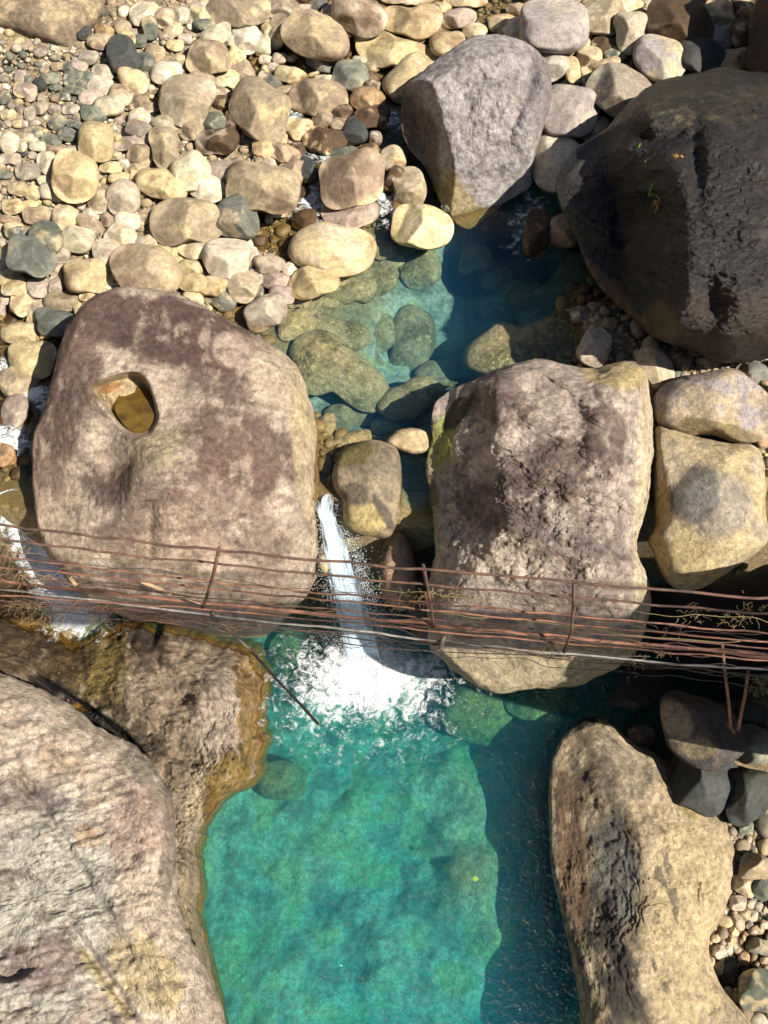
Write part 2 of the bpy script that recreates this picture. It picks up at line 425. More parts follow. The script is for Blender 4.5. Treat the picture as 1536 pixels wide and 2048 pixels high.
# ------------------------------------------------------------------ ground heights
def zw(y):          # water surface of the upper reach, stepping up through the small rapids
    ys = [0, at(768, 415, 0)[1], at(768, 372, 0)[1], at(768, 335, .2)[1], at(768, 290, .25)[1], at(768, 235, .3)[1], at(768, 180, .4)[1], at(768, 100, .5)[1], at(768, 0, .6)[1], 60]
    return np.interp(y, ys, [0, 0, 0.03, .22, .26, .34, .45, .52, .62, 2.5])
UPC = [(0,60,1.5),(120,60,1.3),(200,40,1.1),(330,40,1.0),(60,160,1.15),(0,250,1.05),(150,220,.95),(300,150,.95),(420,60,.85),(300,260,.8),(420,230,.7),
 (0,360,.85),(120,360,.75),(260,380,.62),(400,340,.6),(60,470,.6),(200,470,.5),(330,480,.42),(450,430,.4),(500,350,.45),(520,250,.5),(560,300,.32),(60,580,.22),(180,580,.25),
 (400,560,.25),(470,540,.18),(520,520,.12),(120,660,.1),(30,640,-.10),(20,680,-.12),(70,665,-.08),(100,690,-.12),(130,690,-.12),(30,760,-.15),(60,790,-.15),(20,870,-.15),(40,930,-.2),
 (450,590,.02),(480,610,-.12),(560,590,-.25),(620,610,-.6),(560,650,-.55),(640,560,-.25),(580,480,-.18),(540,450,-.14),(530,480,-.12),(600,440,-.15),(650,430,-.12),(700,420,-.1),(700,480,-.25),(760,460,-.35),
 (790,480,-.6),(720,560,-.9),(820,560,-1.2),(700,650,-.85),(800,700,-1.45),(640,700,-.8),(640,800,-1.2),(700,800,-1.5),(760,830,-1.6),(850,660,-1.5),(880,760,-1.8),(930,580,-2.0),(1000,500,-1.9),(960,460,-1.5),
 (1080,560,-1.7),(1080,640,-1.2),(1000,690,-1.8),(1120,700,-.4),(1140,620,-.15),(1170,590,.0),(1200,640,.22),(1210,700,.22),(1250,690,.3),(1300,800,.3),(1400,740,.5),(1100,440,-1.2),(1060,400,-1.0),(1150,500,-.5),
 (900,400,-.6),(870,330,-.1),(790,300,-.05),(780,250,.05),(740,300,.12),(640,370,-.1),(620,340,.05),(640,410,-.2),(700,350,.1),(590,240,.2),(540,270,.3),(700,230,.25),(740,170,.3),(770,150,.32),(560,120,.34),(520,130,.35),(640,115,.38),
 (700,100,.4),(600,60,.62),(500,30,.75),(700,30,.75),(850,60,.62),(960,50,.42),(1000,20,.45),(1020,40,.45),(930,70,.5),(880,100,.6),(1100,60,.85),(1200,130,.8),(1150,250,.5),(1250,60,.9),(1400,100,.9),(1500,60,1.1),(1120,330,.1),
 (1500,400,1.0),(1600,500,1.0),(1600,100,1.4),(-200,300,1.2),(-300,600,.8),(-200,900,.2),(1700,800,1.2),(400,900,.3),(200,900,.25),(560,850,.2),(600,960,.1),(650,950,-.25),(655,990,-.06),(690,960,-.2),(740,960,.1),(820,960,-.9),(840,1000,-.5),
 (1000,900,.3),(1200,950,.3),(1400,1000,.2),(1500,950,.3),(400,-100,1.2),(1000,-100,1.1),(1500,-100,1.5),(-200,0,2.0)]
LOC = [(560,1250,-4.2),(650,1250,-4.7),(740,1350,-5.0),(700,1500,-4.8),(800,1700,-4.6),(600,1700,-4.4),(900,1900,-4.5),(600,1950,-4.5),(1060,1600,-5.8),(1070,1900,-5.8),(960,1750,-4.0),(1000,1850,-4.2),(930,1600,-4.2),(1080,1750,-5.9),(1010,1560,-4.5),(560,1400,-4.6),(500,1700,-4.4),(480,1850,-4.6),(1000,1450,-5.2),(900,1350,-5.0),
 (700,2200,-5.6),(1000,2200,-6),(400,2200,-4.5),(300,1400,-3.9),(100,1300,-3.5),(200,1600,-3.6),(0,1200,-3.2),(-200,1300,-2.5),(1000,1300,-4.2),(1200,1350,-4.4),(1300,1300,-4.6),(1400,1350,-4.0),(1450,1250,-4.4),(1400,1180,-4.6),(1250,1450,-4.0),(1400,1550,-3.0),(1500,1450,-2.7),
 (1500,1600,-2.85),(1480,1700,-2.9),(1480,1800,-3.0),(1450,1880,-3.05),(1500,1880,-3.28),(1480,1930,-3.3),(1530,1960,-3.1),(1520,1750,-2.9),(1600,1800,-2.7),(1560,2048,-3.0),(1500,1200,-4.2),(1700,1500,-1.8),(1250,1800,-4.2),(0,1800,-3.5),(-300,1800,-2.0)]
def ctrl(L):
    A = np.array(L, float); P = at(A[:, 0], A[:, 1], A[:, 2]); return P
UPP, LOP = ctrl(UPC), ctrl(LOC)
def shep(C, X, Y):
    num = 0; den = 0
    for c in C:
        w = 1.0 / ((X - c[0]) ** 2 + (Y - c[1]) ** 2 + 0.03) ** 1.7
        num = num + w * c[2]; den = den + w
    return num / den
LIPpx = [(-900,960,0),(-300,960,0),(0,1000,0),(60,1020,0),(300,1000,0),(600,985,0),(655,992,0),(740,1000,0),(850,1000,0),(1100,960,0),(1300,940,0),(1400,980,0),(1536,980,0),(2200,900,0)]
_L = at([p[0] for p in LIPpx], [p[1] for p in LIPpx], 0.0)
def ylip(X): return np.interp(X, _L[:, 0], _L[:, 1])
def ground_z(X, Y, fine=True):
    X = np.asarray(X, float); Y = np.asarray(Y, float)
    u = shep(UPP, X, Y); l = shep(LOP, X, Y)
    m = sstep(-0.45, 0.0, Y - ylip(X))
    z = l * (1 - m) + u * m
    # valley sides and the rising bed far upstream and downstream
    z = z + 0.55 * np.clip(np.abs(X) - 15, 0, 400) + 0.06 * np.clip(Y - 24, 0, 400) - 0.04 * np.clip(-4 - Y, 0, 60)
    if fine:
        P = np.stack([X, Y, X * 0], -1)
        z = z + (0.05 + .22 * (z < -3.6) + .08 * ((z < -.5) & (z > -3))) * fbm(P * 1.6, 4, 3) + 0.02 * fbm(P * 7, 3, 9)
    return z
_gx = np.linspace(-13, 13, 281); _gy = np.linspace(-3, 25, 301)
_GX, _GY = np.meshgrid(_gx, _gy)
_GZ = ground_z(_GX, _GY)
def gz(x, y):
    i = np.clip((np.asarray(y) + 3) / 28 * 300, 0, 299.99); j = np.clip((np.asarray(x) + 13) / 26 * 280, 0, 279.99)
    i0 = i.astype(int); j0 = j.astype(int); fi = i - i0; fj = j - j0
    return (_GZ[i0, j0] * (1 - fi) * (1 - fj) + _GZ[i0 + 1, j0] * fi * (1 - fj) + _GZ[i0, j0 + 1] * (1 - fi) * fj + _GZ[i0 + 1, j0 + 1] * fi * fj)
def ground_at(px, py, lower=False):
    z = -3.2 if lower else 0.2
    for _ in range(5):
        P = at(px, py, z); z = float(gz(P[0], P[1]))
        if not lower: z = max(z, -2.5)
    return z
def level(P):                       # water level that wets a vertex
    return np.where(P[:, 1] > ylip(P[:, 0]) - 0.15, zw(P[:, 1]), ZL)

xs = np.concatenate([-np.geomspace(300, 13.5, 22), np.linspace(-13, 13, 381), np.geomspace(13.5, 300, 22)])
ys = np.concatenate([-np.geomspace(200, 3.4, 18), np.linspace(-3, 26, 421), np.geomspace(27, 500, 26)])
X, Y = np.meshgrid(xs, ys)
Z = ground_z(X, Y)
V = np.stack([X, Y, Z], -1).reshape(-1, 3)
P3 = V * [1, 1, 0]
n1 = fbm(P3 * 0.9, 4, 21); n2 = fbm(P3 * 5, 4, 33)
Cg = np.tile(np.array([.42, .33, .20]), (len(V), 1))
Cg = mixc(Cg, (.46, .40, .31), sstep(-.1, .4, n2)); Cg = mixc(Cg, (.24, .17, .10), sstep(.15, .5, n1) * .6)
wlv = level(V)
low = V[:, 1] < ylip(V[:, 0]) - 0.1
dep = wlv - V[:, 2]
Cg = mixc(Cg, (.34, .27, .11), sstep(0, .25, dep) * .8)
n3 = fbm(P3 * 1.7, 5, 44, .6)
Cg = mixc(Cg, (.50, .50, .33), sstep(.6, 1.2, dep))
Cg = mixc(Cg, (.07, .09, .06), sstep(.02, .30, n3 + .2 * n2) * sstep(.6, 1.2, dep) * .38)
Cg = mixc(Cg, (.55, .50, .20), sstep(.10, .35, -n3 + .2 * n2) * sstep(.6, 1.2, dep) * .8)
Cg = mixc(Cg, (.14, .18, .21), sstep(1.6, 2.2, dep) * .95)  # deep bed coloured dark blue, painting the look of shaded water
shade_r = np.exp(-((V[:, 0] - 5.5) ** 2) / 6.0)
ground = mesh_obj("river_bed", V, grid_faces(len(ys), len(xs)), M_ground, attrs={'Col': Cg, 'wl': np.where(dep > .25, -99, wlv)}, origin=np.zeros(3))
tag(ground, kind='structure')

# ------------------------------------------------------------------ water bodies
def water_box(name, cols, y0f, y1f, zf, zb, mat, ny=90, pw=1.0):
    nx = len(cols); t = np.linspace(0, 1, ny) ** pw
    Xc = np.repeat(cols[None], ny, 0); Yc = y0f(Xc) * (1 - t[:, None]) + y1f(Xc) * t[:, None]
    P = np.stack([Xc, Yc, Xc * 0], -1)
    Zc = zf(Xc, Yc)
    top = np.stack([Xc, Yc, Zc], -1).reshape(-1, 3); bot = np.stack([Xc, Yc, np.full_like(Xc, zb)], -1).reshape(-1, 3)
    V = np.vstack([top, bot]); n = nx * ny
    F = grid_faces(ny, nx)
    F2 = (grid_faces(ny, nx) + n)[:, ::-1]
    side = []
    for a in range(nx - 1):
        side.append((a, a + n, a + 1 + n, a + 1)); b = (ny - 1) * nx + a; side.append((b, b + 1, b + 1 + n, b + n))
    for a in range(ny - 1):
        p = a * nx; q = p + nx; side.append((p, q, q + n, p + n)); p += nx - 1; q += nx - 1; side.append((p, p + n, q + n, q))
    o = mesh_obj(name, V, np.vstack([F, F2, np.array(side)]), mat, origin=np.zeros(3))
    return o
w1 = water_box("upper_water", np.linspace(-12.5, 12.5, 180), lambda x: ylip(x) + 0.03, lambda x: x * 0 + 24.8,
    lambda x, y: zw(y) + 0.012 * vnoise(np.stack([x * 2.2, y * 2.2, x * 0], -1), 5), -2.9, M_wup, 150)
tag(w1, kind='structure')
_fc = at(745, 1345, ZL)
def low_wave(x, y):
    r = np.hypot(x - _fc[0], y - _fc[1]); q = np.stack([x * 1.8, y * 1.8, x * 0], -1)
    return 0.03 * fbm(q, 3, 8) + .022 * np.sin(r * 15 + 3 * fbm(q * .7, 2, 12)) * np.exp(-r / 1.6) * sstep(.5, 1.2, r) + .012 * vnoise(q * 3.3, 14)
w2 = water_box("lower_water", np.linspace(-6.5, 8.5, 300), lambda x: x * 0 - 2.9, lambda x: ylip(x) - 0.25,
    lambda x, y: ZL + low_wave(x, y), -7.5, M_wlo, 260)
tag(w2, kind='structure')

# ------------------------------------------------------------------ the big boulders
def big(name, label, cat, poly, c, z0, H, D, colfn, mat, group=None, nt=260, nr=110, wlo=None, **k):
    R0 = outline_fn(poly, *c)
    jag = k.pop('jag', .012); con_ = k.pop('con', 1.08)
    R = lambda p: R0(p) * (1 + jag * fbm(np.stack([np.cos(p) * 9, np.sin(p) * 9, p * 0], -1), 5, 3, .6))
    V, F, px, py, N = rock_body(c[0], c[1], R, z0, H, D, nt=nt, nr=nr, nback=26, **k)
    con = con_
    C = colfn(px, py, V, N)
    if con != 1: C = C * (np.clip(C.mean(1) / .27, .2, 3) ** (con - 1))[:, None]
    w = level(V) if wlo is None else np.full(len(V), wlo)
    o = mesh_obj(name, V, F, mat, attrs={'Col': C, 'wl': w})
    tag(o, label, cat, group); return o

LBp = [(250,573),(300,577),(360,592),(430,625),(500,665),(560,702),(598,740),(620,800),(632,860),(640,930),(652,990),(650,1040),(648,1080),(640,1130),(620,1180),(590,1215),(545,1262),(500,1275),(400,1262),(330,1242),(250,1235),(170,1190),(120,1140),(85,1080),(70,1010),(66,940),(68,880),(85,830),(105,770),(120,700),(150,640),(180,600),(215,580)]
PIT = outline_fn([(182,778),(215,757),(268,745),(296,760),(313,805),(316,840),(298,868),(262,868),(232,842),(206,812)], 258, 806)
def lb_extra(px, py):
    dx = px - 258; dy = py - 806; q = np.hypot(dx, dy) / PIT(np.arctan2(dy, dx))
    pit = -0.58 * (1 - sstep(0.80, 1.06, q)) 
    dish = -0.10 * np.exp(-((px - 470) / 46) ** 2 - ((py - 708) / 42) ** 2)
    val = -0.30 * np.exp(-(((px - 370) * .5 + (py - 800) * .86) / 60) ** 2 - (((px - 400) * .86 - (py - 800) * .5) / 120) ** 2)
    val += -.35 * np.exp(-((px - 222) / 42.) ** 2 - ((py - 930) / 70.) ** 2) + .16 * np.exp(-((px - 160) / 40.) ** 2 - ((py - 860) / 120.) ** 2) + .22 * np.exp(-(((px - 330) * .5 + (py - 940) * .86) / 45.) ** 2 - (((px - 330) * .86 - (py - 940) * .5) / 90.) ** 2) - .12 * np.exp(-((px - 300) / 14.) ** 2) * (py > 1000) * (py < 1120)
    strip = -0.5 * sstep(0, 1, (py - (1150 + .09 * (px - 100) + 60)) / 40.0) * np.exp(-((px - 480) / 300.) ** 4)
    val += .15 * terrace(fbm(np.stack([px / 130., py / 95. + px / 300., px * 0], -1), 5, 153, .55), 6, .14)
    return pit + dish + val + strip * .4
def lb_col(px, py, V, N):
    n = fbm(V * [1.4, 1.4, 1.4], 6, 41, .62); n2 = fbm(V * [5, 2.2, 5], 5, 47, .6); st = fbm(V * [1.2, 4.5, 4.5], 5, 52, .6)
    w = n * .55 + n2 * .28
    C = np.tile(np.array([.385, .315, .25]), (len(V), 1))
    C = mixc(C, (.165, .105, .088), (patch(px, py, 330, 660, 190, 70, 10, w) * .95))
    C = mixc(C, (.19, .125, .10), patch(px, py, 140, 760, 60, 160, 15, w) * .8)
    C = mixc(C, (.16, .10, .085), patch(px, py, 400, 720, 120, 45, 38, w) * .7)
    C = mixc(C, (.17, .11, .09), patch(px, py, 490, 900, 130, 70, 15, w) * .75)
    C = mixc(C, (.13, .09, .07), patch(px, py, 225, 940, 60, 90, 25, w) * .8)
    C = mixc(C, (.20, .14, .115), patch(px, py, 300, 1060, 90, 120, 0, w) * .65)
    C = mixc(C, (.24, .155, .125), patch(px, py, 430, 1000, 90, 120, 20, w) * .5)
    C = mixc(C, (.22, .15, .11), patch(px, py, 520, 1120, 60, 100, 0, w) * .45)
    C = mixc(C, (.46, .38, .30), patch(px, py, 230, 870, 60, 70, 30, w) * .7)
    C = mixc(C, (.45, .37, .27), patch(px, py, 560, 760, 60, 90, -35, w) * .6)
    C = mixc(C, (.43, .35, .22), patch(px, py, 610, 900, 26, 190, -6, w * .4) * .8)
    C = mixc(C, (.46, .37, .30), patch(px, py, 462, 700, 40, 34, 20, n2 * .2) * .8)
    C = mixc(C, (.44, .34, .25), patch(px, py, 370, 1100, 90, 90, 0, w) * .5)
    C = mixc(C, (.44, .345, .245), patch(px, py, 130, 1050, 50, 110, -10, w) * .6)
    C = mixc(C, (.20, .135, .11), patch(px, py, 105, 930, 30, 80, 0, w) * .6)
    C = mixc(C, (.50, .42, .34), sstep(.05, .40, n2) * .45 * (1 - patch(px, py, 462, 700, 40, 34)))
    C = mixc(C, (.15, .10, .085), sstep(.10, .45, -st) * .45)
    C = mixc(C, (.33, .28, .09), patch(px, py, 320, 900, 60, 40, -30, w) * .25)
    # pothole
    dx = px - 258; dy = py - 806; q = np.hypot(dx, dy) / PIT(np.arctan2(dy, dx))
    C = mixc(C, (.46, .36, .22), 1 - sstep(.9, 1.05, q))
    C = mixc(C, (.36, .17, .05), patch(px, py, 222, 775, 22, 10, -20, n2 * .5) * .7)
    C = mixc(C, (.42, .36, .26), sstep(1245, 1262, py + .0 * px) * .8)
    return C
lb = big("boulder", "huge purplish brown boulder with a water filled pothole, left of the waterfall", "boulder", LBp, (350, 920), 0.15, 1.7, 3.0, lb_col, M_big, tilt=.85, a=3.0, b=.55, nt=420, nr=210,
    namp=.07, nscale=1.3, noct=7, ridged=.35, seed=3, extra=lb_extra,
    cuts=[(1.0, -.50, .32), (1.0, .06, -.58), (1.12, 1.15, .05), (1.05, .2, .75)], sharp=.045)
# puddle lying in the pothole
pud = [(238,790),(258,776),(290,776),(306,808),(309,845),(296,862),(270,866),(245,846),(230,818)]
def puddle_mat():
    t = NT('brown_puddle_water')
    n = t.noise(3.5, 6, .6); n2 = t.noise(28, 5, .7)
    base = t.mix(t.ramp(n, .30, .75), (.115, .072, .012), (.032, .015, .005)); base = t.mix(t.ramp(n2, .55, .8, 0, .4), base, (.16, .085, .02))
    bs = t("ShaderNodeBsdfPrincipled", i_Roughness=0.06); t.l.new(base, bs.inputs['Base Color']); bs.inputs['Specular IOR Level'].default_value = .5
    t.l.new(bs.outputs[0], t.out.inputs[0]); return t.m
def body_hit(o, px, py):
    d = Vector(rays(px, py)).normalized(); org = Vector(CAM) - o.location
    ok, loc, nrm, _ = o.ray_cast(org, d)
    return (np.array(loc + o.location), np.array(nrm)) if ok else (None, None)
dg = bpy.context.evaluated_depsgraph_get()
hits = [body_hit(lb, x, y)[0] for x, y in ((265, 800), (250, 820), (280, 840))]
zp = float(np.mean([h[2] for h in hits if h is not None]))
Rpd = outline_fn(pud, 270, 820)
zp_low = zp + 0.10
ang = np.linspace(0, 2 * np.pi, 48, endpoint=False)
ctr = at(270, 820, zp_low)
rim = at(270 + Rpd(ang) * np.cos(ang), 820 + Rpd(ang) * np.sin(ang), zp_low)
Vp = np.vstack([ctr[None], rim, rim - [0, 0, .25], ctr[None] - [0, 0, .25]])
Fp = [(0, 1 + (j + 1) % 48, 1 + j) for j in range(48)] + [(1 + j, 1 + (j + 1) % 48, 49 + (j + 1) % 48, 49 + j) for j in range(48)] + [(97, 49 + j, 49 + (j + 1) % 48) for j in range(48)]
tag(mesh_obj("puddle", Vp, Fp, puddle_mat(), smooth=False), "small brown puddle standing in the pothole of the huge left boulder", "puddle")

RBp = [(880,800),(940,765),(1010,735),(1080,722),(1150,735),(1200,736),(1250,725),(1285,740),(1297,790),(1305,860),(1303,930),(1290,1020),(1272,1090),(1288,1140),(1300,1180),(1298,1230),(1280,1280),(1250,1320),(1200,1350),(1130,1372),(1060,1374),(990,1385),(940,1362),(890,1320),(862,1290),(855,1200),(872,1100),(862,1000),(852,940),(864,880),(862,840)]
def rb_extra(px, py):
    h = -0.25 * np.exp(-((px - 1075) / 50.) ** 2 - ((py - 740) / 45.) ** 2)
    h = h - .12 * np.exp(-((px - (1150 + .1 * (py - 800))) / 22.) ** 2) * sstep(760, 800, py) * (1 - sstep(1000, 1080, py))
    rough = fbm(np.stack([px / 60., py / 34., px * 0], -1), 5, 77, .6) * .16 * patch(px, py, 1060, 1020, 220, 170, 0)
    return h + rough + .20 * terrace(fbm(np.stack([px / 120. + 9, py / 80. - px / 300., px * 0], -1), 5, 154, .55), 6, .14)
def rb_col(px, py, V, N):
    n = fbm(V * 1.5, 6, 61, .62); n2 = fbm(V * [4, 2.5, 4], 5, 67, .6); st = fbm(V * [1.5, 5, 5], 5, 72, .6); w = n * .55 + n2 * .28 + n2 * .28
    C = np.tile(np.array([.40, .335, .285]), (len(V), 1))
    C = mixc(C, (.20, .145, .125), patch(px, py, 1000, 800, 60, 60, 0, w) * .7)
    C = mixc(C, (.185, .13, .11), patch(px, py, 1110, 940, 120, 60, -10, w) * .8)
    C = mixc(C, (.19, .135, .12), patch(px, py, 1010, 1010, 110, 60, 10, w) * .7)
    C = mixc(C, (.17, .115, .10), patch(px, py, 1210, 880, 40, 100, 0, w) * .7)
    C = mixc(C, (.17, .13, .12), patch(px, py, 1130, 1080, 130, 60, 10, w) * .6)
    C = mixc(C, (.21, .16, .14), patch(px, py, 1180, 1190, 110, 50, 0, w) * .6)
    C = mixc(C, (.48, .41, .34), patch(px, py, 960, 900, 50, 60, 0, w) * .6)
    C = mixc(C, (.49, .42, .33), patch(px, py, 1000, 1110, 110, 40, 10, w) * .5)
    C = mixc(C, (.46, .37, .17), patch(px, py, 1230, 750, 70, 26, 8, w * .6) * .75)
    C = mixc(C, (.47, .40, .27), patch(px, py, 1290, 1010, 26, 260, 2, w * .3) * .8)
    C = mixc(C, (.52, .45, .38), sstep(.08, .42, n2) * .45)
    C = mixc(C, (.13, .09, .08), sstep(.12, .45, -st) * .5)
    C = mixc(C, (.38, .40, .10), patch(px, py, 882, 885, 22, 55, 15, w) * .8)
    C = mixc(C, (.40, .42, .13), patch(px, py, 905, 835, 12, 34, 30, w) * .7)
    C = mixc(C, (.05, .045, .04), patch(px, py, 915, 825, 16, 40, 35, w) * .8)
    C = mixc(C, (.40, .34, .22), sstep(1275, 1310, py) * .9)
    C = mixc(C, (.42, .355, .22), patch(px, py, 868, 1080, 14, 200, 0, w * .4) * .5)
    return C
rb = big("boulder", "huge mottled grey and brown boulder crossed by the rusty railing, right of the waterfall", "boulder", RBp, (1080, 1050), -0.1, 1.7, 2.8, rb_col, M_big, tilt=.85, a=3.6, b=.5, nt=440, nr=230,
    namp=.08, nscale=1.4, noct=7, ridged=.4, seed=13, extra=rb_extra, cuts=[(1.35, 1.6, .35), (1.15, -.95, 0), (1.0, .12, -.62), (1.05, .1, .5)], sharp=.04)

BBp = [(1113,355),(1150,300),(1200,270),(1240,230),(1290,180),(1340,158),(1400,150),(1440,138),(1500,142),(1560,160),(1640,250),(1690,420),(1660,600),(1560,705),(1450,722),(1380,700),(1300,670),(1240,612),(1200,572),(1170,522),(1150,470),(1120,410)]
def bb_extra(px, py):
    h = -.55 * np.exp(-((px - 1330) / 55.) ** 2 - ((py - 280) / 32.) ** 2)
    h += -.35 * np.exp(-((px - 1395) / 16.) ** 2 - ((py - 320) / 70.) ** 2)
    h += -.30 * np.exp(-((px - 1290) / 70.) ** 2 - ((py - 420) / 40.) ** 2)
    h += .30 * np.exp(-((px - 1250) / 60.) ** 2 - ((py - 300) / 35.) ** 2)
    h += -.35 * np.exp(-((px - 1425) / 34.) ** 2 - ((py - 610) / 60.) ** 2)
    h += .10 * fbm(np.stack([px / 52., py / 40., px * 0], -1), 6, 97, .6, True) + .18 * terrace(fbm(np.stack([px / 120., py / 90., px * 0], -1), 5, 98, .55), 5, .12)
    return h
def bb_col(px, py, V, N):
    n = fbm(V * 1.5, 6, 81, .62); n2 = fbm(V * 5, 5, 87, .6); w = n * .5 + n2 * .28
    C = np.tile(np.array([.020, .017, .016]), (len(V), 1))
    C = mixc(C, (.12, .10, .085), patch(px, py, 1520, 430, 180, 220, 0, w) * .6)  # lighter colour paints the sunlit right part
    C = mixc(C, (.24, .19, .09), patch(px, py, 1400, 215, 140, 42, -5, w) * sstep(-.2, .3, n2) * .8)
    C = mixc(C, (.075, .065, .04), patch(px, py, 1400, 190, 190, 42, -5, w) * .6)
    C = mixc(C, (.14, .085, .055), patch(px, py, 1450, 640, 130, 60, 0, w) * .6)
    C = mixc(C, (.24, .15, .07), patch(px, py, 1240, 620, 26, 120, -38, w * .6) * .8)
    C = mixc(C, (.24, .19, .09), patch(px, py, 1320, 655, 36, 50, -10, w) * .7)
    C = mixc(C, (.20, .17, .15), patch(px, py, 1200, 330, 70, 30, -30, w) * .4)
    C = mixc(C, (.20, .18, .18), sstep(.22, .45, n2) * .35)
    return C
bb = big("boulder", "enormous black glossy boulder, the darkest one, at the right edge", "boulder", BBp, (1400, 430), 1.5, 2.9, 3.4, bb_col, M_black, con=1.35, tilt=.25, a=3.0, b=.55, nt=380, nr=190,
    namp=.08, nscale=1.3, noct=6, ridged=.5, seed=23, extra=bb_extra, cuts=[(1.12, 1.75, -.25), (.93, .10, -.10), (1.2, .1, .75)], sharp=.1)

GBp = [(815,170),(870,125),(930,80),(975,70),(1030,76),(1080,108),(1100,150),(1101,200),(1085,260),(1072,300),(1062,340),(1060,372),(1010,406),(960,446),(930,456),(895,430),(878,395),(850,332),(820,300),(803,260),(803,210)]
def gb_extra(px, py):
    return .10 * fbm(np.stack([px / 30., py / 30., px * 0], -1), 5, 99, .65) * patch(px, py, 990, 230, 130, 150) - .2 * np.exp(-(((px - 1045) * .8 + (py - 200) * .3) / 12.) ** 2) * (1 - sstep(250, 330, py))
def gb_col(px, py, V, N):
    n = fbm(V * 1.5, 6, 91, .62); n2 = fbm(V * 6, 5, 97, .6); w = n * .4
    C = np.tile(np.array([.36, .325, .31]), (len(V), 1))
    C = mixc(C, (.20, .18, .18), sstep(.05, .4, -n2) * .6); C = mixc(C, (.46, .42, .40), sstep(.1, .4, n2) * .5)
    C = mixc(C, (.19, .135, .095), patch(px, py, 835, 290, 40, 130, -16, w) * .85)
    C = mixc(C, (.34, .28, .13), patch(px, py, 915, 400, 30, 70, -30, w) * .8)
    C = mixc(C, (.19, .16, .17), patch(px, py, 1080, 180, 25, 90, 0, w) * .5)
    C = mixc(C, (.26, .22, .11), patch(px, py, 960, 440, 50, 26, 0, w) * .7)
    return C
gb = big("boulder", "large grey boulder with one broad rough face, between the stream and black boulder", "boulder", GBp, (955, 250), .9, 1.45, 1.6, gb_col, M_rough, tilt=.6, a=3.2, b=.5, nt=300, nr=150,
    namp=.05, nscale=2.2, noct=7, ridged=.3, seed=33, extra=gb_extra, cuts=[(.72, -.02, -.05), (1.5, 1.9, -.55), (1.05, -.55, .15), (1.0, -.5, -.8)], sharp=.05)

BRp = [(1100,1560),(1112,1500),(1145,1450),(1180,1432),(1220,1450),(1270,1485),(1330,1520),(1390,1570),(1450,1632),(1470,1690),(1473,1740),(1462,1790),(1440,1842),(1420,1880),(1422,1930),(1450,1990),(1500,2048),(1560,2130),(1500,2230),(1330,2260),(1180,2180),(1162,2020),(1140,1900),(1115,1800),(1100,1700)]
def br_extra(px, py):
    return .12 * terrace(fbm(np.stack([px / 120. + 9, py / 120. - px / 300., px * 0], -1), 5, 155, .55), 5, .14) + .09 * fbm(np.stack([px / 40., py / 60., px * 0], -1), 5, 107, .6) * patch(px, py, 1210, 1750, 90, 330, 10)
def br_col(px, py, V, N):
    n = fbm(V * 1.5, 6, 101, .62); n2 = fbm(V * [6, 3, 5], 5, 107, .6); w = n * .55 + n2 * .28 + n2 * .28
    C = np.tile(np.array([.41, .33, .215]), (len(V), 1))
    C = mixc(C, (.30, .265, .21), patch(px, py, 1220, 1560, 70, 110, 20, w) * .5)
    C = mixc(C, (.20, .165, .12), patch(px, py, 1200, 1750, 85, 280, -8, w) * .75)
    C = mixc(C, (.19, .185, .175), patch(px, py, 1230, 1740, 40, 100, -10, w) * .7)
    C = mixc(C, (.055, .05, .042), patch(px, py, 1195, 1850, 30, 80, -12, w) * .75)
    C = mixc(C, (.06, .055, .05), patch(px, py, 1255, 2010, 40, 120, -10, w) * .7)
    C = mixc(C, (.20, .115, .06), patch(px, py, 1140, 1700, 26, 170, -6, w) * .6)
    C = mixc(C, (.17, .12, .075), patch(px, py, 1160, 1590, 20, 80, 20, w) * .6)
    C = mixc(C, (.49, .40, .24), patch(px, py, 1370, 1850, 80, 240, 0, w) * .6)
    C = mixc(C, (.43, .37, .13), patch(px, py, 1370, 1600, 14, 50, -40, w) * .5)
    C = mixc(C, (.04, .035, .03), patch(px, py, 1177, 1442, 22, 12, -20, w) * .9)
    C = mixc(C, (.10, .09, .08), sstep(.22, .42, -n2) * .6 * patch(px, py, 1220, 1780, 150, 330))
    C = mixc(C, (.50, .43, .31), sstep(.15, .42, n2) * .4)
    return C
br = big("boulder", "long tan boulder with dark grey stains, beside the turquoise pool at the lower right", "boulder", BRp, (1290, 1820), -3.1, .78, 1.6, br_col, M_big, tilt=.12, a=2.6, b=.6, nt=400, nr=180,
    namp=.055, nscale=1.6, noct=7, ridged=.3, seed=43, extra=br_extra, cuts=[(.98, .05, -.10), (1.0, 1.1, .1), (.98, -.6, .05)], sharp=.12)

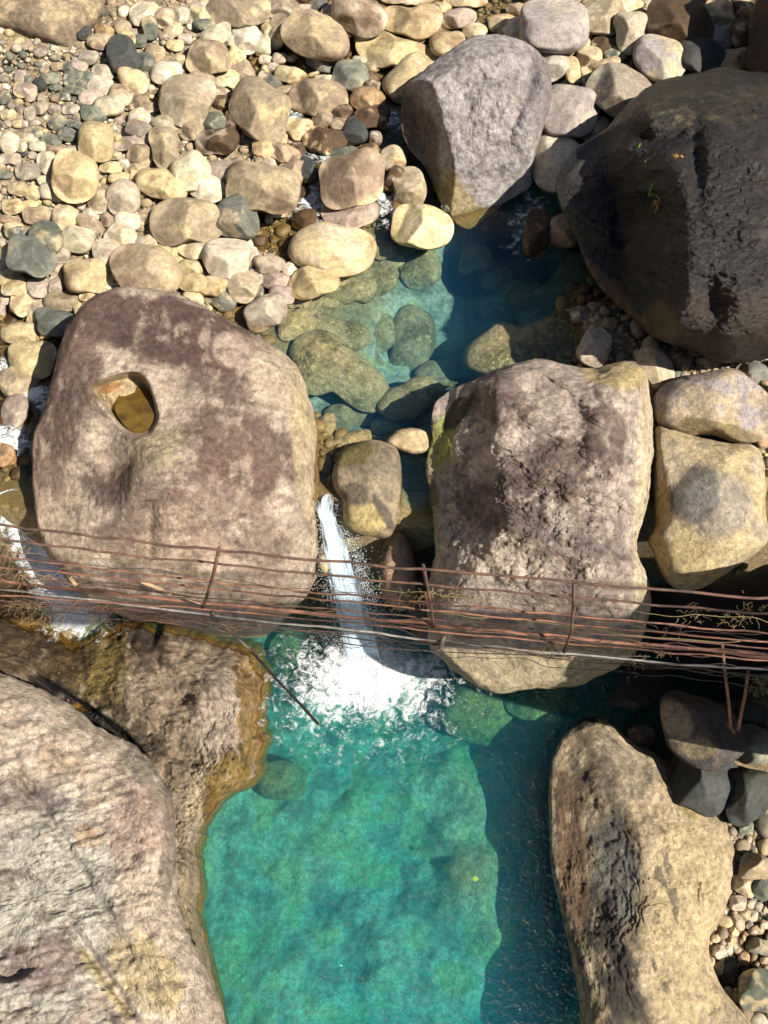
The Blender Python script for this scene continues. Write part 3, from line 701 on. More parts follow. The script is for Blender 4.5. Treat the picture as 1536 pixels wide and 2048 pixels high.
def twotone(c1, c2, seed, thr=0.0, patches=(), sc=1.8):
    def fn(px, py, V, N):
        n = fbm(V * sc, 5, seed, .6); n2 = fbm(V * 6, 4, seed + 3)
        C = np.tile(np.array(c1, float), (len(V), 1)); C = mixc(C, c2, sstep(thr - .12, thr + .22, n + n2 * .25))
        for (x, y, sx, sy, a, c, s) in patches: C = mixc(C, c, patch(px, py, x, y, sx, sy, a, n * .5) * s)
        return C
    return fn
MBp = [(668,935),(680,905),(720,884),(760,882),(792,897),(803,940),(804,1000),(796,1040),(776,1075),(735,1071),(700,1060),(688,1040),(682,1000),(666,970)]
big("boulder", "brown boulder with mustard yellow lower side, wedged beside the top of the waterfall", "boulder", MBp, (738, 980), -.15, .62, .8,
    twotone((.27, .225, .16), (.37, .30, .20), 5, .0, [(730,1035,50,30,15,(.47,.38,.18),.9),(710,990,30,25,30,(.12,.10,.08),.6),(770,1030,12,45,-30,(.14,.12,.10),.8),(700,910,50,22,-15,(.20,.17,.05),.8)]), M_big,
    nt=120, nr=50, tilt=.6, a=3.2, seed=51, namp=.03, nscale=2.5, ridged=.3, cuts=[(1.0, 0, -.25), (1.0, .3, .35), (1.1, -.6, 0)], sharp=.1)
STp = [(772,885),(790,864),(820,856),(850,862),(862,880),(855,900),(830,908),(800,900)]
big("boulder", "small tan stone perched above the middle boulder at the pool outlet", "stone", STp, (818, 882), .12, .22, .3, twotone((.42, .33, .20), (.25, .19, .13), 6, .1), M_stone,
    nt=80, nr=30, tilt=.3, a=2.6, seed=52, namp=.02, nscale=4, cuts=[(.9, .2, -.2), (1.0, -.6, .2)])
big("boulder", "tall narrow tan stone standing in the dark gap under the wedged middle boulder", "stone", [(790,1060),(803,1062),(822,1095),(832,1130),(835,1170),(828,1205),(800,1222),(768,1200),(756,1160),(756,1125),(770,1085)], (797, 1145), -1.5, .5, .6,
    twotone((.40, .28, .20), (.46, .34, .22), 7, .0), M_big, nt=100, nr=40, tilt=.8, a=2.6, seed=53, namp=.03, nscale=3)
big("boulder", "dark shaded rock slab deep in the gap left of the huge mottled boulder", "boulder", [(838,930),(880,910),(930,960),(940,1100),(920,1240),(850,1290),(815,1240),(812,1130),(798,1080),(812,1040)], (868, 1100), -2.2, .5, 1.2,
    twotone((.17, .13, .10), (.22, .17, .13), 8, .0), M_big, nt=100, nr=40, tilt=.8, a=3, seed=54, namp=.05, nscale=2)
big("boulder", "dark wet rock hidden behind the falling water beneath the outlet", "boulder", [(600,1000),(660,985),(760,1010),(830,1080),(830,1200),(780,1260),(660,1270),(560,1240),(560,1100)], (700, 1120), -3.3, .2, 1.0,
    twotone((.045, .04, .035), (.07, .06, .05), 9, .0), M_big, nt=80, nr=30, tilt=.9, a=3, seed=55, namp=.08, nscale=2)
big("boulder", "pointed cream stone jutting out beside the waterfall", "stone", [(640,1085),(655,1075),(664,1100),(662,1130),(650,1150),(634,1130)], (650, 1112), -.9, .25, .4,
    twotone((.42, .36, .22), (.30, .24, .14), 9, .0), M_big, nt=60, nr=24, tilt=.8, seed=56, namp=.02, nscale=4)

R1p = [(1310,790),(1340,762),(1395,746),(1460,738),(1500,755),(1540,790),(1570,830),(1535,875),(1480,886),(1420,872),(1370,872),(1320,852),(1307,825)]
big("boulder", "cream and lilac grey boulder with dark moss edge, right of the mottled boulder", "boulder", R1p, (1425, 812), .75, .75, 1.0,
    twotone((.45, .37, .26), (.36, .32, .32), 10, .0, [(1440,860,80,14,12,(.24,.19,.08),.8)]), M_big, nt=160, nr=60, tilt=.6, a=3, seed=57, namp=.03, nscale=2, cuts=[(.95, .2, -.2), (1.0, -.9, .1)], sharp=.1)
R2p = [(1310,862),(1340,857),(1400,876),(1460,886),(1510,892),(1529,930),(1531,1020),(1534,1080),(1490,1120),(1430,1160),(1390,1177),(1340,1170),(1307,1110),(1297,1080),(1310,1050),(1306,970)]
big("boulder", "large cream and yellow boulder with a grey smudge, right of the huge mottled boulder", "boulder", R2p, (1418, 1010), .2, .95, 1.2,
    twotone((.47, .385, .235), (.44, .37, .27), 11, .0, [(1390,985,45,60,20,(.13,.12,.115),.8),(1440,1010,60,60,0,(.28,.26,.25),.6),(1380,1120,70,35,20,(.47,.38,.21),.8),(1480,1100,50,25,-20,(.48,.40,.24),.7),(1318,1030,14,90,10,(.42,.32,.15),.7)]), M_big,
    nt=220, nr=90, tilt=.75, a=3.4, seed=58, namp=.035, nscale=2, noct=6, ridged=.3, cuts=[(1.0, .15, -.2), (1.05, .1, .45), (1.05, -.75, .1)], sharp=.1)
R0p = [(1270,722),(1290,690),(1325,698),(1348,735),(1345,775),(1312,783),(1292,762)]
big("boulder", "small tan angular stone in the notch above the mottled boulder's right corner", "stone", R0p, (1312, 736), .5, .35, .5,
    twotone((.42, .35, .25), (.36, .33, .31), 12, .1), M_stone, nt=80, nr=30, tilt=.5, a=3, seed=59, namp=.02, nscale=3, cuts=[(.9, .3, -.2), (.95, -.8, 0)], sharp=.06)
DRp = [(1322,1402),(1345,1382),(1420,1400),(1470,1430),(1492,1465),(1488,1505),(1430,1541),(1380,1530),(1340,1498),(1326,1450)]
big("boulder", "brown and grey angular boulder half in shade, above the long tan boulder", "boulder", DRp, (1410, 1462), -2.2, .6, .8,
    twotone((.17, .14, .12), (.14, .13, .125), 14, .1, [(1352,1440,26,45,-20,(.42,.32,.22),.95),(1400,1500,40,22,0,(.40,.33,.20),.7)]), M_big, nt=140, nr=50, tilt=.4, a=3, seed=60, namp=.04, nscale=2.5, noct=6, ridged=.4, cuts=[(.9, .5, -.3), (1.0, -.8, .3)], sharp=.08)

# bedrock of the left bank
L1p = [(262,1222),(330,1235),(420,1255),(500,1280),(542,1292),(546,1380),(541,1480),(521,1560),(470,1592),(432,1640),(412,1700),(414,1850),(432,1950),(462,2060),(470,2200),(100,2250),(-250,2100),(-300,1500),(-250,1280),(-60,1205),(60,1230),(150,1262),(210,1240)]
def l1_extra(px, py):
    st = fbm(np.stack([px / 70. + py / 200., py / 28. - px / 120., px * 0], -1), 6, 117, .62)
    h = .16 * terrace(st + py / 500., 5.5) + .34 * terrace(fbm(np.stack([px / 90., py / 70., px * 0], -1), 5, 152, .55), 6, .12) + .05 * fbm(np.stack([px / 30., py / 26., px * 0], -1), 5, 119, .6, True)
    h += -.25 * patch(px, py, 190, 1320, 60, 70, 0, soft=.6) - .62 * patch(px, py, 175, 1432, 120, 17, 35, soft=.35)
    h += .25 * patch(px, py, 430, 1430, 60, 130, -20, soft=.7) + .12 * patch(px, py, 300, 1290, 50, 60, 0, soft=.5)
    h += -.12 * patch(px, py, 350, 1490, 180, 22, 30, soft=.7) - .10 * np.exp(-((px - 315) / 7.) ** 2) * (py < 1340)
    return h
def l1_col(px, py, V, N):
    n = fbm(V * 1.5, 6, 121, .62); n2 = fbm(V * [6, 3, 5], 5, 127, .6); w = n * .6 + n2 * .3
    C = np.tile(np.array([.29, .23, .165]), (len(V), 1))
    C = mixc(C, (.43, .36, .24), patch(px, py, 420, 1560, 50, 90, 20, w) * .8)
    C = mixc(C, (.36, .30, .25), patch(px, py, 440, 1440, 50, 120, 0, w) * .6)
    C = mixc(C, (.22, .165, .035), patch(px, py, 180, 1330, 90, 90, 0, w) * .85)
    C = mixc(C, (.11, .07, .03), patch(px, py, 60, 1290, 130, 60, 10, w) * .8)
    C = mixc(C, (.10, .07, .04), patch(px, py, 200, 1450, 160, 50, 30, w) * .75)
    C = mixc(C, (.085, .055, .04), patch(px, py, 300, 1290, 40, 60, 0, w) * .7)
    C = mixc(C, (.27, .16, .03), patch(px, py, 515, 1370, 34, 140, 0, w * 2.4) * .7)
    C = mixc(C, (.25, .16, .02), patch(px, py, 455, 1560, 50, 60, 30, w * 1.3) * .75)
    C = mixc(C, (.22, .12, .02), patch(px, py, 425, 1680, 16, 120, 0, w) * .8)
    C = mixc(C, (.03, .025, .02), patch(px, py, 175, 1432, 125, 24, 35, w * .4)); C = mixc(C, (.07, .05, .04), sstep(.15, .42, -n2) * .6); C = mixc(C, (.44, .38, .31), sstep(.18, .42, n2) * .4)  # the black patch paints the wedge of shade beside the slab
    C = mixc(C, (.31, .255, .16), patch(px, py, 400, 1900, 40, 200, 0, w) * .7)
    return C
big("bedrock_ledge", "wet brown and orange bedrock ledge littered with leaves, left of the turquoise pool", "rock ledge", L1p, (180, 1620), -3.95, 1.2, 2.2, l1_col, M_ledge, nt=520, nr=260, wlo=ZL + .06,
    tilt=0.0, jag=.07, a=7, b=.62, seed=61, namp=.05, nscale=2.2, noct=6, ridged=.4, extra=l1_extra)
L2p = [(-300,1350),(-80,1335),(0,1342),(60,1372),(130,1402),(200,1455),(280,1500),(330,1562),(350,1640),(354,1750),(368,1850),(420,1952),(452,2060),(470,2250),(100,2300),(-300,2200),(-450,1700)]
def l2_extra(px, py):
    st = fbm(np.stack([px / 90. - py / 150., py / 22. + px / 60., px * 0], -1), 6, 137, .6, True)
    h = .07 * terrace(st + px / 900., 6) + .17 * terrace(fbm(np.stack([px / 110. + 3, py / 80., px * 0], -1), 5, 151, .6), 7, .15) + .03 * fbm(np.stack([px / 18., py / 18., px * 0], -1), 4, 139)
    h += -.16 * np.exp(-(((px - 100) * .85 - (py - 1640) * .5) / 14.) ** 2) * patch(px, py, 140, 1720, 90, 220, -30)
    h += -.18 * np.exp(-(((px - 210) * .82 - (py - 1950) * .57) / 9.) ** 2) * patch(px, py, 210, 1950, 60, 120, -35)
    h += -.22 * patch(px, py, 20, 1945, 50, 16, -10, soft=.5)
    return h
def l2_col(px, py, V, N):
    n = fbm(V * 1.5, 6, 141, .62); n2 = fbm(V * [3, 6, 5], 6, 147, .62); w = n * .6 + n2 * .3
    C = np.tile(np.array([.40, .335, .265]), (len(V), 1))
    C = mixc(C, (.335, .345, .32), patch(px, py, 80, 1850, 160, 230, 0, w) * .5)
    C = mixc(C, (.24, .17, .15), patch(px, py, 90, 1930, 90, 60, 0, w) * .65)
    C = mixc(C, (.20, .16, .15), patch(px, py, 30, 1590, 90, 30, 10, w) * .6)
    C = mixc(C, (.22, .20, .16), patch(px, py, 305, 1560, 30, 130, -30, w) * .75)
    C = mixc(C, (.17, .15, .12), patch(px, py, 335, 1700, 16, 130, 0, w) * .6)
    C = mixc(C, (.40, .22, .07), patch(px, py, 175, 1672, 26, 18, 0, w * 1.5) * .35); C = mixc(C, (.42, .28, .14), patch(px, py, 120, 1520, 60, 30, 20, w * 1.5) * .25)
    C = mixc(C, (.33, .235, .195), patch(px, py, 280, 1650, 60, 80, 0, w) * .6)
    C = mixc(C, (.44, .36, .20), patch(px, py, 290, 1950, 60, 100, -30, w) * .7)
    C = mixc(C, (.40, .33, .11), patch(px, py, 205, 1960, 14, 90, -35, w) * .5)
    C = mixc(C, (.15, .11, .09), sstep(.16, .44, -n2) * .55); C = mixc(C, (.50, .45, .40), sstep(.15, .42, n2) * .45)
    return C
big("bedrock_slab", "huge pale cracked bedrock slab filling the lower left corner", "rock slab", L2p, (60, 1800), -1.75, .72, 3.2, l2_col, M_slab, nt=480, nr=240,
    tilt=.15, a=6, b=.6, jag=.03, seed=71, namp=.06, nscale=1.8, noct=7, ridged=.45, extra=l2_extra, cuts=[(.92, .05, -.05), (1.1, -.3, .1)], sharp=.2)
# upper edge pieces
big("boulder", "black rock spur cut off by the top right corner", "boulder", [(1520,-80),(1512,0),(1500,50),(1497,120),(1508,158),(1560,175),(1640,150),(1680,20),(1640,-90)], (1575, 45), 2.2, 1.0, 1.6,
    twotone((.05, .042, .045), (.12, .07, .05), 15, .15), M_black, nt=120, nr=50, tilt=.7, a=3, seed=62, namp=.08, nscale=2, noct=6, ridged=.5, cuts=[(1.2, 1.5, 0)])
big("earth_bank", "smooth brown earth bank sloping down at the top left corner", "earth bank", [(-140,-90),(40,-80),(215,-40),(205,20),(172,70),(150,104),(110,98),(60,80),(0,62),(-120,90),(-260,40)], (20, 0), 1.6, .9, 1.2,
    twotone((.30, .235, .165), (.47, .38, .25), 16, .02), M_ground, nt=160, nr=70, tilt=.35, a=2.4, seed=63, namp=.08, nscale=1.5, noct=6)

big("boulder", "unseen rock added beyond the right edge to shade the stones below the railing", "boulder", [(1575,1300),(1650,1180),(1800,1120),(1980,1200),(2080,1380),(2000,1540),(1850,1580),(1680,1540),(1590,1430)], (1820, 1350), 1.0, 2.6, 5.0,  # added out of view as a sun blocker for the gap below the railing
    twotone((.2, .16, .12), (.3, .25, .2), 19, .1), M_big, nt=120, nr=50, tilt=.2, a=3.5, seed=66, namp=.1, nscale=1, noct=6)

big("boulder", "added near-black filler boulder standing in for deep shade in the gap under the cream and yellow boulder", "boulder", [(1300,1190),(1380,1160),(1480,1150),(1560,1130),(1620,1200),(1600,1320),(1500,1350),(1400,1345),(1310,1290)], (1450, 1245), -2.6, .5, 1.2,  # added to fill the gap; its near-black colour paints the deep shade
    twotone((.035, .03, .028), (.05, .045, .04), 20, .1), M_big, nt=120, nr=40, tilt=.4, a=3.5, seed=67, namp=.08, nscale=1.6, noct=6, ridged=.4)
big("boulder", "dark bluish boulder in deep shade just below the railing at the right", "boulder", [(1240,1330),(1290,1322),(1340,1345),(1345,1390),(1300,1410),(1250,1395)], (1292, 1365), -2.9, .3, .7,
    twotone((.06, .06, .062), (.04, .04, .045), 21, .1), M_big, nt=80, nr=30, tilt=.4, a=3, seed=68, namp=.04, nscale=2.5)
# ------------------------------------------------------------------ river stones read off the photograph
# each entry: x y rx ry angle colour (zone pixels at 3x), then an optional landmark phrase
ZONES = [((0, 0), """870 85 85 70 -10 C|985 110 58 58 0 T|1088 95 50 50 0 C|1205 75 68 66 0 C|1230 150 65 38 10 G|900 165 45 78 -10 G|735 165 50 42 0 T
630 190 55 40 15 O=the orange oval stone|505 200 42 42 0 D|590 250 70 45 0 T|738 335 92 112 -25 D=the slate pentagonal stone|840 245 40 38 0 G|870 385 60 68 0 G|930 315 55 45 20 T|1050 272 50 35 0 Y|1040 180 58 35 0 Y|765 240 45 45 0 Y|1060 145 30 22 0 Y
1000 215 45 25 0 T|1110 235 40 30 0 C|1290 215 90 55 -25 C|1365 235 55 40 0 C|1475 230 75 85 0 C=the white angular stone near the top|1250 345 122 97 0 T=the round tan boulder near the top|1080 362 62 36 -5 T|1000 440 85 68 0 C|1420 320 50 55 0 Y|1450 430 62 78 -30 T|1360 475 75 50 0 Y|1210 480 80 45 10 T|1415 520 35 25 0 C
1120 600 155 137 10 T=the broad pear shaped boulder|1315 555 55 30 0 T|1340 620 60 45 20 B|530 345 58 42 0 P|475 385 48 36 20 P|615 435 64 48 12 C|797 478 78 70 0 Y=the squarish mustard stone|605 512 72 50 12 C|500 505 47 32 35 G|525 455 35 25 0 G|465 440 35 24 20 G|420 475 38 42 0 G
410 405 38 30 0 G|340 400 38 25 0 T|300 470 52 36 0 G|240 507 42 37 0 D|330 525 35 22 0 G|450 540 60 25 5 G|170 480 28 25 0 G|120 460 35 40 0 P|150 540 72 42 10 P|385 578 36 26 0 G|20 595 30 30 0 G|550 585 72 45 0 C|725 570 72 55 25 T|840 605 50 40 0 T|780 635 30 28 0 T|655 640 84 60 8 C
563 685 73 52 5 G=the dark rimmed grey stone|900 645 50 30 0 T|940 630 22 40 0 B|835 700 62 50 0 C|840 775 76 48 10 P|330 657 40 28 12 P|425 655 50 30 0 P|240 650 50 35 -10 P|180 685 35 40 0 P|55 690 45 30 0 Y|575 850 102 112 0 Y=the squarish yellow boulder|1000 742 95 48 15 T|1150 775 75 62 0 T|1275 725 78 50 0 G
1305 850 115 78 0 B=the shaded brown boulder|1390 740 48 78 0 B|990 890 82 116 -15 T=the upright tan boulder|790 855 100 38 -8 P|840 925 72 58 20 T|820 1000 72 42 -20 T|690 930 36 28 0 Y|665 1005 62 34 5 Y|745 975 36 42 0 C|720 1068 62 34 0 Y|815 1050 38 32 0 Y|430 915 78 38 -12 C
450 1065 135 142 25 Y=the big yellow boulder|290 985 60 70 -20 C|170 1030 72 50 0 P|400 805 62 38 5 G|310 840 62 35 10 G|340 730 48 45 30 G|210 800 45 28 0 G|180 830 45 26 0 C|55 855 58 60 30 C|130 870 32 38 0 C|225 875 50 30 0 C|320 890 56 28 0 T|60 950 60 34 0 P|30 1050 40 25 0 G
115 1130 55 45 0 T|290 1145 52 50 0 C|200 1160 50 45 20 Y|355 1180 45 34 0 T|265 1085 42 30 0 C|600 1210 70 66 0 T|740 1185 92 95 -10 C=the round pale boulder|968 1110 150 82 18 Y=the leaning yellow loaf shaped boulder|1145 1035 104 115 -25 C|1238 1128 106 78 15 C|1330 1040 88 72 0 P|1115 1327 214 128 -3 T=the notched tan boulder
1425 1300 118 122 0 G=the grey green boulder|765 1318 76 62 0 C|655 1315 50 45 0 T|545 1285 52 36 10 C|385 1305 72 75 20 Y|535 1340 92 44 25 T|725 1412 95 64 18 C|462 1435 90 78 15 C|270 1432 100 96 20 G=the faceted grey stone|80 1240 60 45 0 Y|180 1225 45 25 -10 Y|220 1290 82 48 -8 T|50 1310 55 25 -8 T|80 1370 60 40 0 Y|95 1395 60 40 0 G
875 1460 76 44 -15 C|865 1300 40 45 0 T|975 1508 50 34 0 Y|20 470 30 22 0 P|20 960 36 26 0 C|400 455 22 18 0 G|180 590 30 22 0 P|250 595 26 34 0 P|470 700 30 24 0 P|500 620 34 24 0 G|110 745 36 24 0 Y|450 745 44 24 15 G|40 745 26 22 0 P|140 745 26 22 0 P|590 780 40 20 0 T|650 800 30 22 0 C|620 600 20 16 0 G|700 835 34 28 0 Y|880 480 26 30 0 G"""),
 ((512, 0), """-114 68 172 92 0 T=the big tan boulder cut by the top edge|160 50 92 62 0 T|20 70 52 95 0 Y|290 58 46 30 0 C|378 45 50 45 0 G|610 85 168 112 22 T=the large angular tan boulder at the top edge|460 115 58 78 -25 T|545 180 65 42 0 B|950 128 170 92 5 Y=the flat mustard block|910 -5 140 34 0 C|1115 45 60 32 0 Y|1215 112 98 58 -10 P=the round stone standing in shallow water at the top
1260 5 130 36 0 Y|350 215 196 126 12 T=the domed boulder with dusty yellow foot|128 190 50 105 10 T|78 175 48 48 0 Y|38 265 52 72 0 C|635 225 46 40 0 Y|810 308 228 92 16 Y=the long yellow wedge shaped boulder|920 462 158 96 -42 Y=the yellow slab leaning on the grey boulder|1145 262 100 70 -5 Y|1315 190 72 50 0 Y|1480 150 80 60 0 Y|1500 215 46 52 0 P
392 380 92 48 18 G|208 453 94 48 14 Y|55 358 36 28 0 C|142 350 43 32 0 C|215 352 32 21 0 C|105 407 38 31 0 C|55 420 25 28 0 Y|570 455 100 86 15 G=the cracked grey boulder in the stream|620 365 46 28 0 C|690 405 46 28 0 T|700 465 42 30 0 B|695 520 52 42 0 B|420 470 62 20 5 C|345 445 36 13 -20 Y|85 490 72 42 30 G|178 545 62 32 -5 T
375 590 170 102 0 T=the broad brown oval boulder|520 675 62 46 -10 B|670 598 96 74 15 O=the orange blocky stone|695 700 96 62 -10 B|400 722 58 56 0 T|498 745 58 36 0 T|260 775 82 62 10 Y|590 790 72 76 15 D=the dark pyramid stone|410 846 122 74 5 B=the dark brown oval stone|135 830 52 38 10 Y|50 890 70 58 10 Y|165 918 92 50 15 T|255 890 46 36 0 B|715 830 36 46 0 P|690 900 50 40 0 B
15 960 28 46 0 T|80 990 45 38 0 C|215 1030 78 86 25 T|312 1020 50 74 -28 D|530 930 86 44 -10 G|575 1075 202 150 0 T=the round boulder between the two little falls|820 950 70 76 -12 Y|725 945 34 16 0 Y|830 1070 42 78 25 B|920 1140 90 126 3 T=the pointed leaf shaped stone|995 1360 166 122 8 Y=the cushion shaped yellow boulder at the pool's rim
558 1292 162 76 -6 P=the flat pink stone above the pool|310 1322 92 58 -8 W|288 1165 42 46 0 W|285 1300 20 20 0 W|130 1287 56 18 0 C|78 1312 24 30 0 C|1145 1240 32 32 0 G|39 1125 210 138 8 T=the large smooth tan boulder above the pool|25 660 170 150 25 T=the big rounded tan boulder|750 700 50 60 0 B|640 1000 30 20 0 W"""),
 ((1024, 0), """40 190 100 80 -25 C|250 155 192 152 0 L=the pale domed boulder at the top right|440 205 36 56 0 T|545 100 116 106 0 T=the shadowed tan boulder at the top right|670 35 110 50 0 Y|728 190 104 118 -12 C=the pale stone with a blue shaded cap|885 350 150 128 35 L=the blue shaded slab at the top right|1000 130 186 156 20 B=the big brown boulder at the top right|1245 80 82 90 0 Y|1395 45 72 72 0 B
1225 225 96 66 12 P|1122 335 142 98 12 D|1382 200 66 92 0 B|1345 360 104 68 -10 Y|965 312 36 26 0 Y|560 270 80 46 0 B|225 385 108 92 52 L|345 322 50 36 0 Y|362 420 46 74 0 Y|465 345 72 66 0 Y|435 435 30 36 0 Y|615 325 68 50 12 G|560 405 92 50 -20 Y|445 272 46 26 0 Y|740 370 30 56 22 B
650 545 182 140 20 P=the big pinkish folded boulder|345 675 156 158 0 L=the round lilac grey boulder|500 770 92 54 -40 T|270 975 150 168 -20 C=the polygonal cream boulder in half shade|315 1385 92 108 0 T|150 1400 72 132 8 B|30 60 60 40 0 T|130 40 50 40 0 B|1480 420 60 40 0 B|920 470 90 30 -10 P"""),
 ((0, 400), """185 335 140 104 18 G=the grey and yellow egg shaped boulder|60 455 76 46 -15 Y|95 520 76 58 0 Y|225 525 58 60 0 P|340 505 50 58 20 P|340 415 40 52 20 T|367 320 60 54 20 P|535 452 146 96 -2 Y=the wide yellow boulder|640 314 82 72 0 C|868 420 210 136 16 T=the big smooth oval boulder|1182 300 118 50 0 C=the flat rectangular stone
1360 350 132 116 0 C=the streaked cream boulder|1455 262 62 50 0 C|1500 340 46 60 0 C|1135 410 72 50 0 Y|1160 497 84 54 0 Y|1285 515 84 58 -5 Y|1340 597 78 62 12 G|1455 515 92 92 0 T|1155 590 66 40 10 Y|1065 370 40 30 0 Y|665 530 82 30 -6 C|525 580 52 26 0 Y|375 607 108 56 3 T|330 740 114 74 8 G=the mottled grey boulder left of the pothole rock
215 710 55 34 0 Y|130 622 64 70 0 Y|225 640 58 46 0 P|35 600 36 26 0 C|135 800 118 58 -4 Y=the long yellow stone in the left shallows|270 815 32 22 0 Y|470 650 28 46 -20 Y|195 955 140 102 5 Y=the big half wet boulder beside the left rapids|110 1080 112 88 -25 T|5 665 30 52 0 P|10 850 26 36 0 W|92 1272 80 98 5 P=the smooth pink stone in the left rapids
10 1330 26 62 0 W|30 1530 62 62 0 O|10 1230 20 30 0 W|20 400 40 36 0 P|30 330 30 40 0 T|450 505 30 20 0 Y|1040 310 26 30 0 Y|985 300 46 26 0 Y"""),
 ((512, 400), """78 385 90 54 6 P|200 415 45 45 -35 C|120 487 80 50 6 P|160 567 76 50 10 P|0 462 38 46 0 P|10 545 34 40 0 G|462 296 236 138 8 Y=the big cream yellow boulder standing in the pool|345 490 142 92 -12 Y=the half sunk cream boulder|60 672 125 88 -22 P=the half sunk flat pink stone"""),
 ((1024, 400), """410 690 58 50 0 T|495 650 44 34 0 T|575 740 58 32 0 T|655 770 36 28 0 T|495 885 88 116 20 C=the pale speckled stone on the dark gravel|490 770 30 22 0 T|710 905 24 22 0 T|640 855 26 20 0 T|560 950 20 18 0 T|1010 960 60 40 0 T|1440 1040 90 60 0 G|1510 1420 50 60 0 O|1040 1010 20 16 0 C|1180 975 60 30 0 P"""),
 ((1024, 1300), """1330 520 100 100 0 G|1290 800 130 130 0 D=the dark grey boulder|1280 972 38 38 0 G|1330 1190 80 72 0 T|1270 1290 74 48 25 Y|1370 1310 50 60 0 G|1238 1385 44 40 0 C|1275 1450 36 30 0 T|1320 1452 26 30 0 C|1310 1390 22 26 0 C|1340 1530 40 26 0 T|1135 1650 34 38 0 C|1185 1640 24 26 0 C|1215 1540 24 26 0 Y|1115 1580 24 22 0 Y
1200 1600 26 22 0 Y|1270 1690 30 36 0 O|1190 1750 34 76 12 D|1360 1625 80 40 12 G|1360 1870 110 110 10 G=the pale stone beside dark pool|1130 1740 30 34 0 T|1240 1480 30 50 -20 T|1100 1520 20 16 0 Y|1160 1430 16 16 0 C|1150 1700 14 16 0 C|1300 1505 20 22 0 G|1050 720 150 170 30 D|700 480 70 60 0 B|1300 360 90 60 0 D|1200 200 80 60 0 D|640 260 90 60 0 D
930 602 14 14 0 C|1380 1700 24 20 0 T|1380 1500 22 28 0 T|1390 1420 16 20 0 C|1090 1720 26 40 -20 Y|1225 1440 18 16 0 C|1265 1580 14 20 0 T"""),
]
SKIP_G = []
STN = []
for (ox, oy), txt in ZONES:
    s = 3.0 if (ox, oy) != (1024, 1300) else 2.738
    for ent in txt.replace('\n', '|').split('|'):
        ent = ent.strip()
        if not ent: continue
        mark = None
        if '=' in ent: ent, mark = ent.split('=')
        q = ent.split(); v = [float(t) for t in q[:5]]
        STN.append([ox + v[0] / s, oy + v[1] / s, v[2] / s * 1.10, v[3] / s * 1.10, v[4], q[5], mark, (ox, oy) == (1024, 1300)])
CW = {'Y': 'yellow', 'C': 'cream', 'T': 'tan', 'G': 'grey green', 'D': 'dark slate', 'B': 'brown', 'P': 'pinkish', 'O': 'orange', 'W': 'wet dark brown', 'L': 'pale grey'}
rnd = random.Random(11)
def ellipse_fn(rx, ry, ang, seed, irr=0.09, sq=2.3):
    rs = np.random.RandomState(seed)
    A = rs.normal(0, 1, 6) * irr * np.array([0, .4, .75, .8, .6, .45]); B = rs.rand(6) * 6.28
    a0 = math.radians(ang)
    def R(phi):
        p = np.asarray(phi) - a0
        r = (np.abs(np.cos(p) / rx) ** sq + np.abs(np.sin(p) / ry) ** sq) ** (-1 / sq)
        for k in range(1, 6): r = r * (1 + A[k] * np.cos(k * p + B[k]))
        return r
    return R
def stone_mesh(cx, cy, rx, ry, ang, code, seed, z0, H, D, nt, nr, irr=.055, nocut=False):
    rs = np.random.RandomState(seed)
    R = ellipse_fn(rx, ry, ang, seed, irr, rs.uniform(2.1, 3.2))
    cuts = []
    nf = rs.randint(3, 8)
    for k in range(nf):
        a = rs.uniform(0, 6.28) if k else rs.uniform(-.6, .6) + 1.57
        g = rs.uniform(.4, 1.5)
        cuts.append((rs.uniform(.80, .95) + g * rs.uniform(.1, .35), -g * math.cos(a), -g * math.sin(a)))
    if nocut: cuts = cuts[:1]
    m = mpp(cx, cy, z0); size = (rx + ry) * m
    V, F, px, py, N = rock_body(cx, cy, R, z0, H, D, tilt=.35, a=rs.uniform(2, 3), b=.5, nt=nt, nr=nr, seed=seed, cuts=cuts, sharp=rs.uniform(.02, .09), namp=size * .028, nscale=2.6 / size, noct=4 if nt > 40 else 2, ridged=.2)
    c = np.array(PAL[code]) * rs.uniform(.82, 1.12) * (1 + rs.uniform(-.04, .04, 3))
    dust = np.array(PAL['Y'] if rs.rand() < .6 else PAL['C']) * rs.uniform(.9, 1.1)
    alt = {'Y': (.30, .21, .12), 'C': (.36, .29, .22), 'T': (.23, .16, .11), 'G': (.13, .14, .12), 'D': (.12, .12, .11), 'B': (.09, .06, .04), 'P': (.27, .20, .16), 'O': (.24, .11, .05), 'W': (.2, .13, .05), 'L': (.24, .22, .22)}[code]
    n = fbm(V * (1.7 / size), 4, seed + 3, .6); n2 = fbm(V * (4.5 / size), 3, seed + 9)
    C = np.tile(c, (len(V), 1))
    C = mixc(C, alt, sstep(rs.uniform(-.05, .25), .45, n + .3 * n2) * rs.uniform(.4, 1.0))
    if code not in 'DW': C = mixc(C, dust, sstep(rs.uniform(-.1, .2), .4, -n + .3 * n2) * rs.uniform(.3, .9))
    return V, F, C
def radii_world(cx, cy, rx, ry, z): return min(rx, ry) * mpp(cx, cy, z), max(rx, ry) * mpp(cx, cy, z)
placed = []
marks = [(s[0], s[1], s[6]) for s in STN if s[6]]
marks += [(955, 250, "the rough grey boulder"), (350, 620, "the huge pothole boulder"), (1300, 300, "the black boulder"), (1400, 780, "the cream and lilac boulder"), (1290, 1700, "the long tan boulder"), (1410, 1462, "the half shaded angular boulder")]
def sizeword(r): return 'large' if r > 38 else 'medium' if r > 24 else 'small' if r > 14 else 'little'
def shapeword(rx, ry, seed):
    q = max(rx, ry) / min(rx, ry)
    return 'long' if q > 1.9 else 'oval' if q > 1.35 else ('roundish' if seed % 2 else 'blocky')
